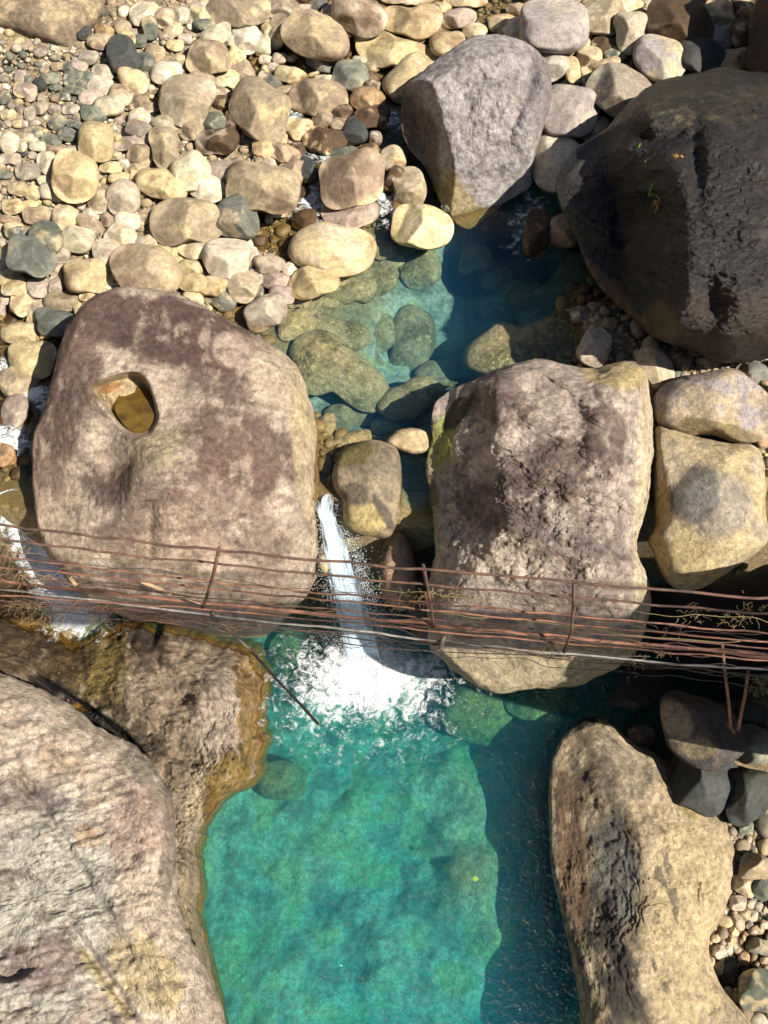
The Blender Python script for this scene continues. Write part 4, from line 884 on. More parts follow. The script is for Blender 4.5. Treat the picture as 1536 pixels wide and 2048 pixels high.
def direction(dx, dy):
    a = math.degrees(math.atan2(dy, dx)) % 360
    return ['right of', 'lower right of', 'below', 'lower left of', 'left of', 'upper left of', 'above', 'upper right of'][int(((a + 22.5) % 360) // 45)]
recs = []
for i, (cx, cy, rx, ry, ang, code, mark, low) in enumerate(STN):
    g = ground_at(cx, cy, low)
    rmin, rmax = radii_world(cx, cy, rx, ry, g)
    R3 = 0.5 * (rmin + (rmin * rmax) ** .5)
    lift = .50 * R3 + (0.12 * rmin if max(rx, ry) > 40 else 0)
    wlev = ZL if low else float(zw(np.array([at(cx, cy, g)[1]]))[0])
    if g < wlev: z0 = max(g + .35 * R3, wlev + (.18 * R3 if code != 'W' else -.1 * R3))
    else: z0 = g + lift
    big_ = max(rx, ry) > 40
    V, F, C = stone_mesh(cx, cy, rx, ry, ang, code, 100 + i, z0, R3 * 1.05, R3 * 1.1 + max(0, z0 - g) * .5, 72 if big_ else 44 if max(rx, ry) > 20 else 28, 26 if big_ else 15 if max(rx, ry) > 20 else 10)
    o = mesh_obj('river_stone' if max(rx, ry) < 45 else 'boulder', V, F, M_stone, attrs={'Col': C, 'wl': np.full(len(V), wlev)})
    placed.append((cx, cy, rx, ry, ang))
    if mark:
        a = mark.replace('the ', '', 1)
        base = a if len(a.split()) >= 4 else a + (' on the dry upper bed' if not low else ' at the lower right bank')
        recs.append([o, base, None, 0, (cx, cy), 'stone' if max(rx, ry) < 45 else 'boulder'])
    else:
        ds = sorted((math.hypot(cx - m[0], cy - m[1]), m) for m in marks)
        m = ds[0][1]
        recs.append([o, f"{sizeword(max(rx, ry))} {shapeword(rx, ry, i)} {CW[code]} stone {direction(cx - m[0], cy - m[1])} {m[2]}", m[2], ds[0][0], (cx, cy), 'stone' if max(rx, ry) < 45 else 'boulder'])
seen = {}
for r in recs: seen.setdefault(r[1], []).append(r)
ORD = ['nearest to it', 'second nearest to it', 'third nearest to it', 'fourth nearest to it', 'fifth nearest to it', 'sixth nearest to it']
for lab, rs_ in seen.items():
    rs_.sort(key=lambda r: r[3])
    for k, r in enumerate(rs_):
        L = lab + (', ' + ORD[k] if len(rs_) > 1 else '')
        w = L.split()
        if len(w) > 16: L = L.replace(' stone ', ' one ', 1).replace('the ', '', 3)
        if len(L.split()) > 16: print('LONG', L); L = L.replace(' to it', '').replace(' at the top', '')
        L = ' '.join(L.split()[:16])
        tag(r[0], L, r[5], 'stones of the river bed' if r[5] == 'stone' else 'boulders of the river bed')

# ------------------------------------------------------------------ submerged stones of the upper pool
SUB = [(706,580,45,24,-10,-.35),(752,560,40,26,0,-.5),(675,668,60,32,18,-.45),(592,650,36,26,-20,-.2),(630,632,22,22,0,-.45),(762,668,28,36,10,-.9),(822,690,40,72,15,-1.0),(740,712,22,32,0,-1.1),
 (665,735,92,52,32,-.30),(875,752,42,28,-20,-1.1),(680,832,32,24,0,-.9),(720,828,30,24,0,-1.0),(838,540,40,34,0,-.7),(950,516,30,26,0,-.9),(1040,695,110,44,-8,-.12),(820,800,66,30,-32,-.5),(700,885,40,16,-20,-.05),
 (780,520,26,18,0,-.5),(660,560,30,16,0,-.2),(560,470,34,20,0,-.12),(540,500,20,12,0,-.1),(790,610,30,20,0,-1.1),(700,780,22,16,0,-1.3),(880,610,34,28,0,-1.2),(640,600,34,16,0,-.35),(600,600,26,14,0,-.12),(930,640,40,26,0,-1.4),(720,640,22,14,0,-1.0),
 (860,840,26,18,0,-.9),(770,855,26,18,0,-.9),(650,880,16,44,10,-.2),(1000,560,34,26,0,-1.2),(1060,600,40,28,0,-1.0),(720,470,22,14,0,-.12),(760,500,30,18,0,-.3),(690,425,24,14,0,-.08),(790,450,20,14,0,-.15)]
for i, (cx, cy, rx, ry, ang, zt) in enumerate(SUB):
    rmin, rmax = radii_world(cx, cy, rx, ry, zt); R3 = min(.55, .5 * (rmin + (rmin * rmax) ** .5)) * .7
    V, F, C = stone_mesh(cx, cy, rx * 1.12, ry * 1.12, ang, 'T', 900 + i, zt - .08 - R3 * .9, R3 * 1.1, R3 * 1.6, 110, 44, .10, True)
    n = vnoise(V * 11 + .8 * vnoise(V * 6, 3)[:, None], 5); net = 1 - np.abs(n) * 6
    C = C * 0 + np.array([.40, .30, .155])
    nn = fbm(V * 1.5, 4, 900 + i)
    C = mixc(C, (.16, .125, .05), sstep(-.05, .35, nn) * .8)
    C = mixc(C, (.56, .46, .20), sstep(.35, .8, net) * .75)  # bright caustic lines painted into the vertex colours
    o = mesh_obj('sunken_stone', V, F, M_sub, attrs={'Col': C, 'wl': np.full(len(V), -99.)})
    m = min((math.hypot(cx - q[0], cy - q[1]), q) for q in [(665, 497, 'the cream yellow boulder in the pool'), (955, 450, 'the rough grey boulder'), (560, 720, 'the pothole boulder'), (760, 900, 'the wedged middle boulder'), (1000, 760, 'the mottled boulder'), (530, 630, 'the half sunk pink stone')])[1]
    recs.append(o); o['_l'] = f"{sizeword(max(rx, ry))} {'long' if max(rx,ry)/min(rx,ry)>1.6 else 'rounded'} algae covered stone under clear water {direction(cx - m[0], cy - m[1])} {m[2]}"; o['_d'] = math.hypot(cx - m[0], cy - m[1])
    tag(o, o['_l'], 'stone', 'sunken stones of the upper pool')
subs = [o for o in bpy.data.objects if o.name.startswith('sunken_stone')]
g_ = {}
for o in subs: g_.setdefault(o['_l'], []).append(o)
for lab, os_ in g_.items():
    os_.sort(key=lambda o: o['_d'])
    for k, o in enumerate(os_):
        L = lab if len(os_) == 1 else lab.replace('algae covered ', '').replace('clear ', '') + ', ' + ORD[k].replace(' to it', '')
        o['label'] = ' '.join(L.split()[:16])
for o in subs: del o['_l']; del o['_d']
LSUB = [(960,1420,70,70,20,-3.95,(.30,.26,.09),'broad olive boulder under water below the waterfall foam, to the right'),(1085,1402,70,46,0,-3.6,(.20,.27,.10),'green lit sunken boulder just below the huge mottled boulder'),
 (585,1310,45,60,0,-3.8,(.24,.27,.12),'pale green sunken rock left of the waterfall foam'),(560,1560,50,40,0,-3.9,(.25,.24,.10),'sunken rock under the wet orange ledge tip')]
for i, (cx, cy, rx, ry, ang, zt, c, lab) in enumerate(LSUB):
    V, F, C = stone_mesh(cx, cy, rx, ry, ang, 'T', 1000 + i, zt - .35, .4, .9, 72, 24)
    n = fbm(V * 2.2, 5, 1100 + i, .6); C = np.tile(np.array(c), (len(V), 1)); C = mixc(C, np.array(c) * .45, sstep(-.05, .3, n) * .9)
    o = mesh_obj('sunken_rock', V, F, M_sub, attrs={'Col': C, 'wl': np.full(len(V), -99.)}); tag(o, lab, 'sunken rock', 'sunken rocks of the lower pool')

# ------------------------------------------------------------------ filling stones and pebbles
ico_v = []; ico_f = []
import bmesh
def ico(sub):
    bm = bmesh.new(); bmesh.ops.create_icosphere(bm, subdivisions=sub, radius=1.0)
    v = np.array([x.co[:] for x in bm.verts]); f = np.array([[q.index for q in x.verts] for x in bm.faces]); bm.free(); return v, f
HEROS = [LBp, RBp, BBp, GBp, BRp, MBp, R1p, R2p, R0p, DRp, L1p, L2p]
def inpoly(px, py, poly):
    P = np.array(poly, float); x, y = P[:, 0], P[:, 1]; x2, y2 = np.roll(x, -1), np.roll(y, -1)
    c = ((y > py) != (y2 > py)) & (px < (x2 - x) * (py - y) / (y2 - y + 1e-12) + x)
    return c.sum() % 2 == 1
mask = np.zeros((260, 200), bool)       # cells of 8 px
for j in range(260):
    for i in range(200):
        mask[j, i] = any(inpoly(i * 8 - 32, j * 8 - 16, p) for p in HEROS)
PL = np.array([(a, b, c, d, math.radians(e)) for a, b, c, d, e in placed])
EARTH = [(-140,-90),(215,-40),(205,20),(172,70),(150,104),(110,98),(60,80),(0,62),(-260,40)]
def covered(x, y, r, k=.92):
    i = int((x + 32) // 8); j = int((y + 16) // 8)
    if 0 <= i < 200 and 0 <= j < 260 and mask[j, i]: return True
    dx = x - PL[:, 0]; dy = y - PL[:, 1]; ca, sa = np.cos(PL[:, 4]), np.sin(PL[:, 4])
    q = ((dx * ca + dy * sa) / (PL[:, 2] + r * .6)) ** 2 + ((-dx * sa + dy * ca) / (PL[:, 3] + r * .6)) ** 2
    return bool((q < k).any())
rnd = random.Random(5)
fill = []
cell = {}
def try_put(x, y, r, gap=.80):
    for a in range(int((x - 40) // 20), int((x + 40) // 20) + 1):
        for b in range(int((y - 40) // 20), int((y + 40) // 20) + 1):
            for (u, v, q) in cell.get((a, b), ()):
                if math.hypot(x - u, y - v) < (r + q) * gap: return False
    cell.setdefault((int(x // 20), int(y // 20)), []).append((x, y, r)); return True
def region(x, y):
    if inpoly(x, y, EARTH): return None
    if x > 1425 and 1620 < y < 2100: return 'low'
    if y < 1000: return 'up'
    return None
for rr, n in ((17, 900), (13, 2600), (9.5, 5200), (7, 9000), (5, 14000)):
    for _ in range(n):
        x = rnd.uniform(-30, 1560)
        y = rnd.uniform(-25, 960) if rnd.random() < .93 else rnd.uniform(1640, 2090)
        if y > 1000: x = rnd.uniform(1420, 1560)
        reg = region(x, y)
        if reg is None: continue
        r = rr * rnd.uniform(.85, 1.2)
        if r > 11 and x < 130 and y < 420: r *= .7
        if covered(x, y, r): continue
        lowr = reg == 'low'
        z = -3.0 if lowr else .3
        for _k in range(3):
            P = at(x, y, z); z = float(gz(P[0], P[1]))
            if not lowr: z = max(z, -2.4)
        w = ZL if lowr else float(zw(np.array([P[1]]))[0])
        if z < w - .45: continue
        if not try_put(x, y, r): continue
        fill.append((x, y, r, z, w))
fill.sort(key=lambda f: -f[2])
NIND = max(0, 300 - sum(1 for s in STN if max(s[2], s[3]) < 45))
iv, if_ = ico(2)
iv1, if1 = ico(1)
def pebble(x, y, r, z, w, seed, V0):
    rs = np.random.RandomState(seed)
    m = mpp(x, y, z); R = r * m
    s = np.array([rs.uniform(.95, 1.3), rs.uniform(.75, 1.0), rs.uniform(.5, .75)]) * R
    q = V0 * (1 + .16 * vnoise(V0 * 1.3 + seed, 3)[:, None] + .05 * vnoise(V0 * 3 + seed, 4)[:, None])
    a = rs.uniform(0, 6.28); b = rs.uniform(-.3, .3)
    q = q * s
    Rz = np.array([[math.cos(a), -math.sin(a), 0], [math.sin(a), math.cos(a), 0], [0, 0, 1]]); Rx = np.array([[1, 0, 0], [0, math.cos(b), -math.sin(b)], [0, math.sin(b), math.cos(b)]])
    q = q @ (Rz @ Rx).T + at(x, y, z) + [0, 0, s[2] * .35]
    codes = 'YCTPGTYCC' if not (x < 200 and 110 < y < 330) else 'GGPDYPGCT'
    if z < w - .01: codes = 'WBTWY'
    cd = codes[rs.randint(len(codes))]; c = np.array(PAL[cd]) * rs.uniform(.7, 1.15)
    C = np.tile(c, (len(q), 1)); C = mixc(C, c * .6, sstep(0, .4, vnoise(V0 * 1.7 + seed, 8)) * .6)
    return q, C, cd
FL = {}
for i, (x, y, r, z, w) in enumerate(fill[:NIND]):
    q = pebble(x, y, r, z, w, 3000 + i, iv); C = q[1]
    o = mesh_obj('river_stone', q[0], if_, M_stone, attrs={'Col': C, 'wl': np.full(len(q[0]), w)})
    ds = min((math.hypot(x - m[0], y - m[1]), m) for m in marks)[1]
    lab = f"little {CW[q[2]]} stone wedged {direction(x - ds[0], y - ds[1])} {ds[2]}"
    FL.setdefault(lab, []).append((math.hypot(x - ds[0], y - ds[1]), i, o))
    tag(o, lab, 'stone', 'stones of the river bed')
for lab, L_ in FL.items():
    L_.sort(key=lambda t: t[:2])
    if len(L_) > 1:
        for k, (_d, _i, o) in enumerate(L_): o['label'] = lab + ', ' + (ORD[k].replace(' to it', '') if k < 6 else 'farther off')
VV = []; FF = []; CC = []; WW = []; off = 0
for i, (x, y, r, z, w) in enumerate(fill[NIND:]):
    b, f = (iv, if_) if r > 8 else (iv1, if1)
    q, C, _c = pebble(x, y, r, z, w, 4000 + i, b)
    VV.append(q); FF.append(f + off); CC.append(C); WW.append(np.full(len(q), w)); off += len(q)
# fine gravel grains
rs = np.random.RandomState(99)
V0 = np.array([[1,0,0],[-1,0,0],[0,1,0],[0,-1,0],[0,0,1],[0,0,-1]], float); F0 = np.array([[0,2,4],[2,1,4],[1,3,4],[3,0,4],[2,0,5],[1,2,5],[3,1,5],[0,3,5]])
NG = 16000
gx = rs.uniform(-40, 1560, NG); gy = np.where(rs.rand(NG) < .95, rs.uniform(-40, 760, NG), rs.uniform(1640, 2100, NG)); gx = np.where(gy > 1000, rs.uniform(1420, 1570, NG), gx)
zz = np.where(gy > 1000, -3.0, .4)
for _ in range(4):
    P = at(gx, gy, zz); zz = np.maximum(gz(P[:, 0], P[:, 1]), np.where(gy > 1000, -3.6, -.6))
wv = np.where(gy > 1000, ZL, zw(P[:, 1])); ok = zz > wv - .25
gx, gy, zz, P, wv = gx[ok], gy[ok], zz[ok], P[ok], wv[ok]
sz = rs.gamma(3, .012, len(gx)) + .012
sc3 = rs.uniform(.6, 1.3, (len(gx), 1, 3)) * sz[:, None, None]
ang = rs.uniform(0, 6.28, len(gx)); ca, sa = np.cos(ang), np.sin(ang)
q = V0[None] * sc3 * [1, 1, .6]
q = np.stack([q[..., 0] * ca[:, None] - q[..., 1] * sa[:, None], q[..., 0] * sa[:, None] + q[..., 1] * ca[:, None], q[..., 2]], -1) + P[:, None, :] + [0, 0, .01]
VV.append(q.reshape(-1, 3)); FF.append(None)
f = (F0[None] + (np.arange(len(gx)) * 6)[:, None, None]).reshape(-1, 3) + off; FF[-1] = f
pal = np.array([PAL[c] for c in 'YCTPGCL']); cc = pal[rs.randint(0, 7, len(gx))] * rs.uniform(.7, 1.2, (len(gx), 1))
CC.append(np.repeat(cc, 6, 0)); WW.append(np.repeat(wv, 6))
pb = mesh_obj('pebbles', np.vstack(VV), np.vstack(FF), M_stone, attrs={'Col': np.vstack(CC), 'wl': np.concatenate(WW)})
tag(pb, 'loose pebbles and gravel filling the gaps between the river stones', 'gravel', kind='stuff')
print('stones', len(STN), 'fill', len(fill), 'ind', NIND)

_l = {}
for o in bpy.data.objects:
    if 'label' in o: _l[o['label']] = _l.get(o['label'], 0) + 1
    if 'label' in o and len(o['label'].split()) > 15: print('LL', o['label'])
print('DUP', sum(v for v in _l.values() if v > 1))
# ------------------------------------------------------------------ waterfall, rapids, foam
def ribbon(name, path, widths, mat, label, cat, densfn, nacross=60, nalong=200, bulge=.18, side=None):
    """path: world polyline; widths: metres; flow attribute = (across, along, 0) in metres"""
    path = np.asarray(path, float); s = np.concatenate([[0], np.cumsum(np.linalg.norm(np.diff(path, axis=0), axis=1))])
    t = np.linspace(0, s[-1], nalong)
    P = np.stack([np.interp(t, s, path[:, k]) for k in range(3)], -1)
    for _ in range(12): P[1:-1] = (P[:-2] + P[1:-1] * 2 + P[2:]) / 4
    W = np.interp(t, s, widths)
    T = np.gradient(P, axis=0); T /= np.linalg.norm(T, axis=1)[:, None]
    S = np.cross(T, [0, 0, 1.0]) if side is None else np.tile(np.array(side, float), (nalong, 1)); S /= np.linalg.norm(S, axis=1)[:, None]
    Nn = np.cross(S, T)
    a = np.linspace(-1, 1, nacross)
    V = P[:, None] + S[:, None] * (a[None, :, None] * W[:, None, None] / 2) + Nn[:, None] * (bulge * (1 - a ** 2))[None, :, None] * W[:, None, None]
    A = np.repeat(a[None], nalong, 0); L = np.repeat((t / s[-1])[:, None], nacross, 1)
    flow = np.stack([A * W[:, None] / 2, np.repeat(t[:, None], nacross, 1), A * 0], -1)
    V = V + Nn[:, None] * (.035 * fbm(flow * [6, 2, 1], 3, 5))[..., None]
    dens = densfn(A, L, flow)
    o = mesh_obj(name, V.reshape(-1, 3), grid_faces(nalong, nacross), mat, attrs={'dens': dens.ravel(), 'flow': flow.reshape(-1, 3)})
    tag(o, label, cat); return o, P, W, S, Nn
p0 = at(655, 988, .02); p1 = at(735, 1330, ZL + .05)
tt = np.linspace(0, 1, 40)
path = p0[None] * (1 - tt[:, None]) + p1[None] * tt[:, None]
path[:, 2] = p0[2] + (p1[2] - p0[2]) * (0.12 * tt + .88 * tt ** 2)
# keep the curve on the photographed line while it falls
lx = np.interp(tt, [0, .12, .35, .6, 1], [657, 652, 672, 695, 735])
wds = [.16, .26] + list(np.linspace(.34, .95, 38))
for k in range(40):
    X_, Y_ = topx(path[k]); path[k] = CAM + (rays(lx[k] + (0), Y_) * (((path[k] - CAM) @ FWD)))
fl, FP, FW_, FS, FN = ribbon('waterfall', path, wds, M_fall, 'narrow white waterfall dropping between the huge left boulder and the wedged boulder', 'waterfall',
    lambda A, L, f: np.clip(.74 + .1 * L - .72 * np.abs(A) ** 2.5 - .22 * sstep(.1, .9, A) - .2 * (1 - sstep(0, .12, L)), 0, 1), side=(1, 0.0, -.15), nacross=70, nalong=260)
rs = np.random.RandomState(31)
def droplets(C, r, name, label):
    V = C[:, None] + V0[None] * r[:, None, None]; n = len(C)
    F = (F0[None] + (np.arange(n) * 6)[:, None, None]).reshape(-1, 3)
    o = mesh_obj(name, V.reshape(-1, 3), F, M_drop); tag(o, label, 'spray', kind='stuff'); return o
N = 4200
k = (rs.beta(1.6, 1.2, N) * (len(FP) - 1)).astype(int)
side_ = np.where(rs.rand(N) < .72, 1, -1); ex = rs.exponential(.13, N) * (.5 + k / len(FP))
C1 = FP[k] + FS[k] * (side_ * FW_[k] * .42 + side_ * ex)[:, None] + rs.normal(0, .05, (N, 3))
N2 = 2600
c0 = at(745, 1345, ZL)
a = rs.uniform(0, 6.28, N2); rr_ = np.abs(rs.normal(0, 1, N2)) * .75
C2 = c0 + np.stack([np.cos(a) * rr_ * 1.25, np.sin(a) * rr_ * .85, np.abs(rs.normal(0, .22, N2)) * np.exp(-rr_) + .04], -1)
droplets(np.vstack([C1, C2]), np.concatenate([rs.uniform(.003, .009, N), rs.uniform(.003, .009, N2)]), 'spray', 'white droplets thrown off the waterfall and its plunge')

def foam_patch(name, cx, cy, rx, ry, z, label, dfn, n=200, h=0.0, mat=None, ang=0):
    xs = np.linspace(-1, 1, n); A, B = np.meshgrid(xs, xs)
    ca, sa = math.cos(math.radians(ang)), math.sin(math.radians(ang))
    U = A * rx; W = B * ry
    px = cx + U * ca - W * sa; py = cy + U * sa + W * ca
    P = at(px, py, z)
    R = np.hypot(A, B)
    d = dfn(A, B, R)
    P[..., 2] += .02 + (low_wave(P[..., 0], P[..., 1]) if z == ZL else .0) + h * np.clip(d, 0, 1) * (.6 + .7 * fbm(P * 2.5, 4, 71)) + .03 * fbm(P * 6, 3, 72) * np.clip(d * 2, 0, 1)
    F = grid_faces(n, n)[:, ::-1]
    keep = (d.ravel()[F] > .03).any(1); F = F[keep]
    o = mesh_obj(name, P.reshape(-1, 3), F, mat or M_foam, attrs={'dens': d.ravel(), 'flow': (P * [1, 1, .3]).reshape(-1, 3)})
    tag(o, label, 'foam', kind=None); return o
def plunge(A, B, R):
    x = A * 330; y = B * 230
    core = np.exp(-((x - 0) / 120) ** 2 - ((y - 5) / 62) ** 2)
    n = .35 * np.exp(-((x + 105) / 75) ** 2 - ((y - 70) / 40) ** 2) + .14 * np.exp(-((x - 120) / 70) ** 2 - ((y - 50) / 45) ** 2) + .25 * np.exp(-((x + 90) / 60) ** 2 - ((y + 20) / 50) ** 2)
    far = .42 * np.exp(-((x + 15) / 165) ** 2 - ((y - 60) / 95) ** 2)
    return np.clip(core * .72 + n * .38 + far * .50, 0, .95) * (1 - sstep(.8, 1, R))
foam_patch('plunge_foam', 742, 1345, 330, 230, ZL, 'boiling white foam where the waterfall plunges into the turquoise pool', plunge, 320, .20)
# left cascade
q0 = at(8, 985, -.1); q1 = at(30, 1030, -.5); q2 = at(95, 1150, -1.9); q3 = at(165, 1250, -2.55)
pl = np.array([q0, q1, q2, q3])
ribbon('cascade', pl, [.5, .7, .95, 1.1], M_foam, 'narrow white cascade running down left of the huge pothole boulder', 'cascade',
    lambda A, L, f: np.clip(.72 - .5 * np.abs(A) ** 2, 0, 1), side=(.92, .35, 0), nacross=50, nalong=160)
foam_patch('foam', 155, 1225, 85, 60, -2.55, 'white foam at the foot of the left cascade', lambda A, B, R: np.clip(.85 * np.exp(-(R * 1.5) ** 2) - .0, 0, 1), 90, .08)
def blob(k=1.7, top=.62): return lambda A, B, R: np.clip(top * .72 * np.exp(-(R * k) ** 2), 0, 1)
def wz(px, py): 
    z = 0.
    for _ in range(4): z = float(zw(np.array([at(px, py, z)[1]]))[0])
    return z
for (x, y, rx, ry, a_, lab, tp) in [(636, 405, 50, 34, 10, 'white foam below the little fall left of the round boulder', .66), (628, 375, 14, 34, 5, 'small white chute left of the round boulder', .6), (778, 408, 26, 40, 0, 'small white chute right of the round boulder', .55), (650, 322, 70, 14, 5, 'thin foam line above the round boulder', .5),
        (780, 238, 26, 22, 30, 'white riffle beside the orange blocky stone', .62), (583, 230, 26, 20, 20, 'white riffle below the big rounded tan boulder', .55), (20, 880, 44, 26, 10, 'white foam between the stones at the left edge', .7), (70, 795, 46, 26, 0, 'white riffle above the smooth pink stone at the left', .6),
        (8, 735, 18, 16, 0, 'bit of foam at the left edge beside the half wet boulder', .6), (1060, 440, 30, 60, 25, 'faint riffle in deep shade beside the black boulder', .42), (860, 1330, 60, 26, 25, 'blue shaded foam beside the mottled boulder', .52), (40, 705, 20, 10, 0, 'thin foam below the long yellow stone', .5)]:
    z = ZL if y > 1300 else wz(x, y)
    foam_patch('foam', x, y, rx * 1.3, ry * 1.3, z + .03, lab, blob(1.25, tp * 1.25), 60, .05, ang=a_)

# ------------------------------------------------------------------ the old rusty railing bridge
def line(pts, zs, n=60, sag=0, wob=.004, seed=0):
    px = [p[0] for p in pts]; py = [p[1] for p in pts]
    x = np.linspace(px[0], px[-1], n); 
    # smooth interpolation through the read-off points
    c = np.polyfit(px, py, min(3, len(px) - 1)); y = np.polyval(c, x)
    z = np.interp(x, [px[0], px[-1]], zs)
    P = at(x, y, z)
    P[:, 2] += wob * vnoise(np.stack([x / 60, x * 0 + seed, x * 0], -1), seed) ; P[:, 1] += wob * vnoise(np.stack([x / 50, x * 0 + seed, x * 0], -1), seed + 9)
    return P
br0 = empty('old_bridge', at(768, 1200, 6.6))
tag(br0, 'old rusty footbridge of parallel rods, rails and cables crossing the whole photo', 'footbridge')
ZH, Z2, ZD = 7.6, 7.2, 6.6
def rod(name, pts, z, r, mat, seed=0, sides=8, label=None, n=60, wob=.010):
    P = line([(p[0], p[1]) for p in pts], (z, z) if np.isscalar(z) else z, n, seed=seed, wob=wob)
    V, F = tube(P, r, sides); o = child(name, V, F, mat, br0)
    if label: o['label'] = label
    return P
rail = [(-60, 1042), (0, 1048), (437, 1100), (512, 1110), (848, 1136), (1024, 1157), (1290, 1178), (1536, 1197), (1600, 1203)]
rod('handrail', rail, ZH, .0105, M_rustd, 1, label='dark handrail wrapped with thin wire')
rod('rail', [(-60, 1072), (0, 1078), (512, 1137), (1024, 1185), (1536, 1228), (1600, 1234)], Z2, .0095, M_rustd, 2)
for i, (ys_, r, m) in enumerate([((1112, 1173, 1221, 1267),   .008, M_rust), ((1133, 1185, 1237, 1285), .008, M_rust), ((1147, 1205, 1252, 1297), .007, M_rustd), ((1164, 1215, 1264, 1309), .0145, M_rust), ((1192, 1228, 1277, 1320), .0075, M_rust)]):
    pts = [(-60, ys_[0] - 6), (0, ys_[0]), (512, ys_[1]), (1024, ys_[2]), (1536, ys_[3]), (1600, ys_[3] + 6)]
    rod('deck_rod', pts, ZD + (.12 if i < 2 else 0), r, m, 3 + i)
rod('deck_rod', [(-60, 1158), (0, 1166), (512, 1219), (1024, 1268), (1600, 1320)], ZD - .01, .006, M_rustd, 33)
rod('pipe', [(-60, 1172), (0, 1178), (200, 1199), (370, 1225), (512, 1243), (768, 1264), (1024, 1297), (1280, 1323), (1536, 1341), (1600, 1346)], ZD - .05, .0095, M_pipe, 11, label='pale grey water pipe', wob=.012)
for i, dy in enumerate((6, 10, 14)):
    rod('cable', [(-60, 1176 + dy * 1.2), (0, 1184 + dy), (300, 1222 + dy), (512, 1242 + dy * .6), (1024, 1296 + dy * .7), (1280, 1324 + dy * .5), (1600, 1350 + dy)], ZD - .08 - .02 * i, .0045, M_wire, 20 + i, wob=.02, sides=6)
for i in range(7):
    o_ = rs.uniform(-14, 40) if i < 4 else rs.uniform(-60, -20)
    rod('wire', [(-60, 1160 + o_), (300, 1202 + o_ + rs.uniform(-5, 5)), (768, 1255 + o_ + rs.uniform(-6, 6)), (1200, 1302 + o_ + rs.uniform(-5, 5)), (1600, 1338 + o_)], ZD - .04 if i < 4 else ZD + .1, .0032, M_wire if i % 2 else M_rustd, 80 + i, wob=.035, sides=5, n=110)
xs_ = np.linspace(425, 1300, 60)
ysag = np.interp(xs_, [425, 520, 640, 768, 900, 1024, 1300], [1234, 1254, 1281, 1297, 1305, 1309, 1313]); ysag = np.convolve(np.pad(ysag, 4, 'edge'), np.ones(9) / 9, 'valid')
V, F = tube(at(xs_, ysag, np.full(60, 6.45)), .0058, 6); child('cable', V, F, M_wire, br0)['label'] = 'slack black cable sagging below the bridge'
def post(pts, r, mat, name='post', z=(ZH, ZD)):
    pts = np.array(pts, float); z_ = np.linspace(z[0], z[1], len(pts)); V, F = tube(at(pts[:, 0], pts[:, 1], z_), r, 6); return child(name, V, F, mat, br0)
post([(438, 1096), (428, 1145), (410, 1205), (405, 1215)], .015, M_rustd)
post([(846, 1130), (852, 1160), (862, 1210), (868, 1256)], .014, M_rustd)
post([(1147, 1163), (1147, 1205), (1143, 1262), (1128, 1305)], .013, M_rustd)
post([(1444, 1288), (1450, 1345), (1457, 1400), (1462, 1455)], .012, M_rust, 'hanging_strut', (ZD, ZD - .75))
post([(1497, 1338), (1490, 1390), (1476, 1460)], .013, M_rust, 'hanging_strut', (ZD - .05, ZD - .75))
post([(1456, 1448), (1470, 1466)], .013, M_rust, 'strut_joint', (ZD - .74, ZD - .76))
post([(888, 1272), (880, 1300)], .022, M_steel, 'bracket', (ZD, ZD - .05))
post([(425, 1220), (428, 1240)], .016, M_wire, 'clamp', (ZD, ZD - .05)); post([(1092, 1300), (1110, 1304)], .018, M_wire, 'clamp', (ZD - .06, ZD - .06))
pts = [(430, 1234), (500, 1300), (560, 1366), (604, 1412), (636, 1448)]
pp = np.array(pts, float); Pz = at(pp[:, 0], pp[:, 1], np.linspace(ZD - .05, ZD - .55, 5)); V, F = tube(Pz, [.013, .013, .0125, .012, .015], 8)
child('outrigger', V, F, M_steel, br0)['label'] = 'dark steel rod sticking out over the pool, rusty at the tip'
V, F = tube(at(np.array([604, 636.]), np.array([1412, 1448.]), np.array([ZD - .495, ZD - .55])), .0145, 8); child('outrigger_tip', V, F, M_rust, br0)
for (x0, y0, x1, y1) in [(283, 1163, 343, 1188), (365, 1198, 398, 1210), (140, 1155, 152, 1170)]:
    a_ = at(x0, y0, ZD + .02); b_ = at(x1, y1, ZD + .02); d_ = (b_ - a_) / np.linalg.norm(b_ - a_); s_ = np.cross(d_, [0, 0, 1]) * .014
    V = np.array([a_ - s_, a_ + s_, b_ + s_, b_ - s_]); V = np.vstack([V, V - [0, 0, .012]])
    child('bamboo_slat', V, [(0, 3, 2, 1), (4, 5, 6, 7), (0, 1, 5, 4), (1, 2, 6, 5), (2, 3, 7, 6), (3, 0, 4, 7)], M_wood, br0, smooth=False)
# thin yellow cords tied along the bridge
for i, pts in enumerate([[(700, 1168), (860, 1186), (1066, 1210), (1200, 1216), (1290, 1221), (1400, 1234), (1545, 1243)], [(880, 1226), (1000, 1240), (1090, 1246), (1200, 1262), (1320, 1274), (1480, 1282)], [(160, 1118), (300, 1128), (440, 1160), (600, 1168)]]):
    P = line(pts, (ZD + .3, ZD + .3) if i == 0 else (ZD + .05, ZD + .05), 80, seed=40 + i, wob=.02); V, F = tube(P, .003, 5)
    tag(mesh_obj('cord', V, F, M_yellow), ['thin yellow cord strung between the rails on the right half of the bridge', 'thin yellow green cord lying low along the right deck rods', 'thin yellow cord strung along the left part of the railing'][i], 'cord')
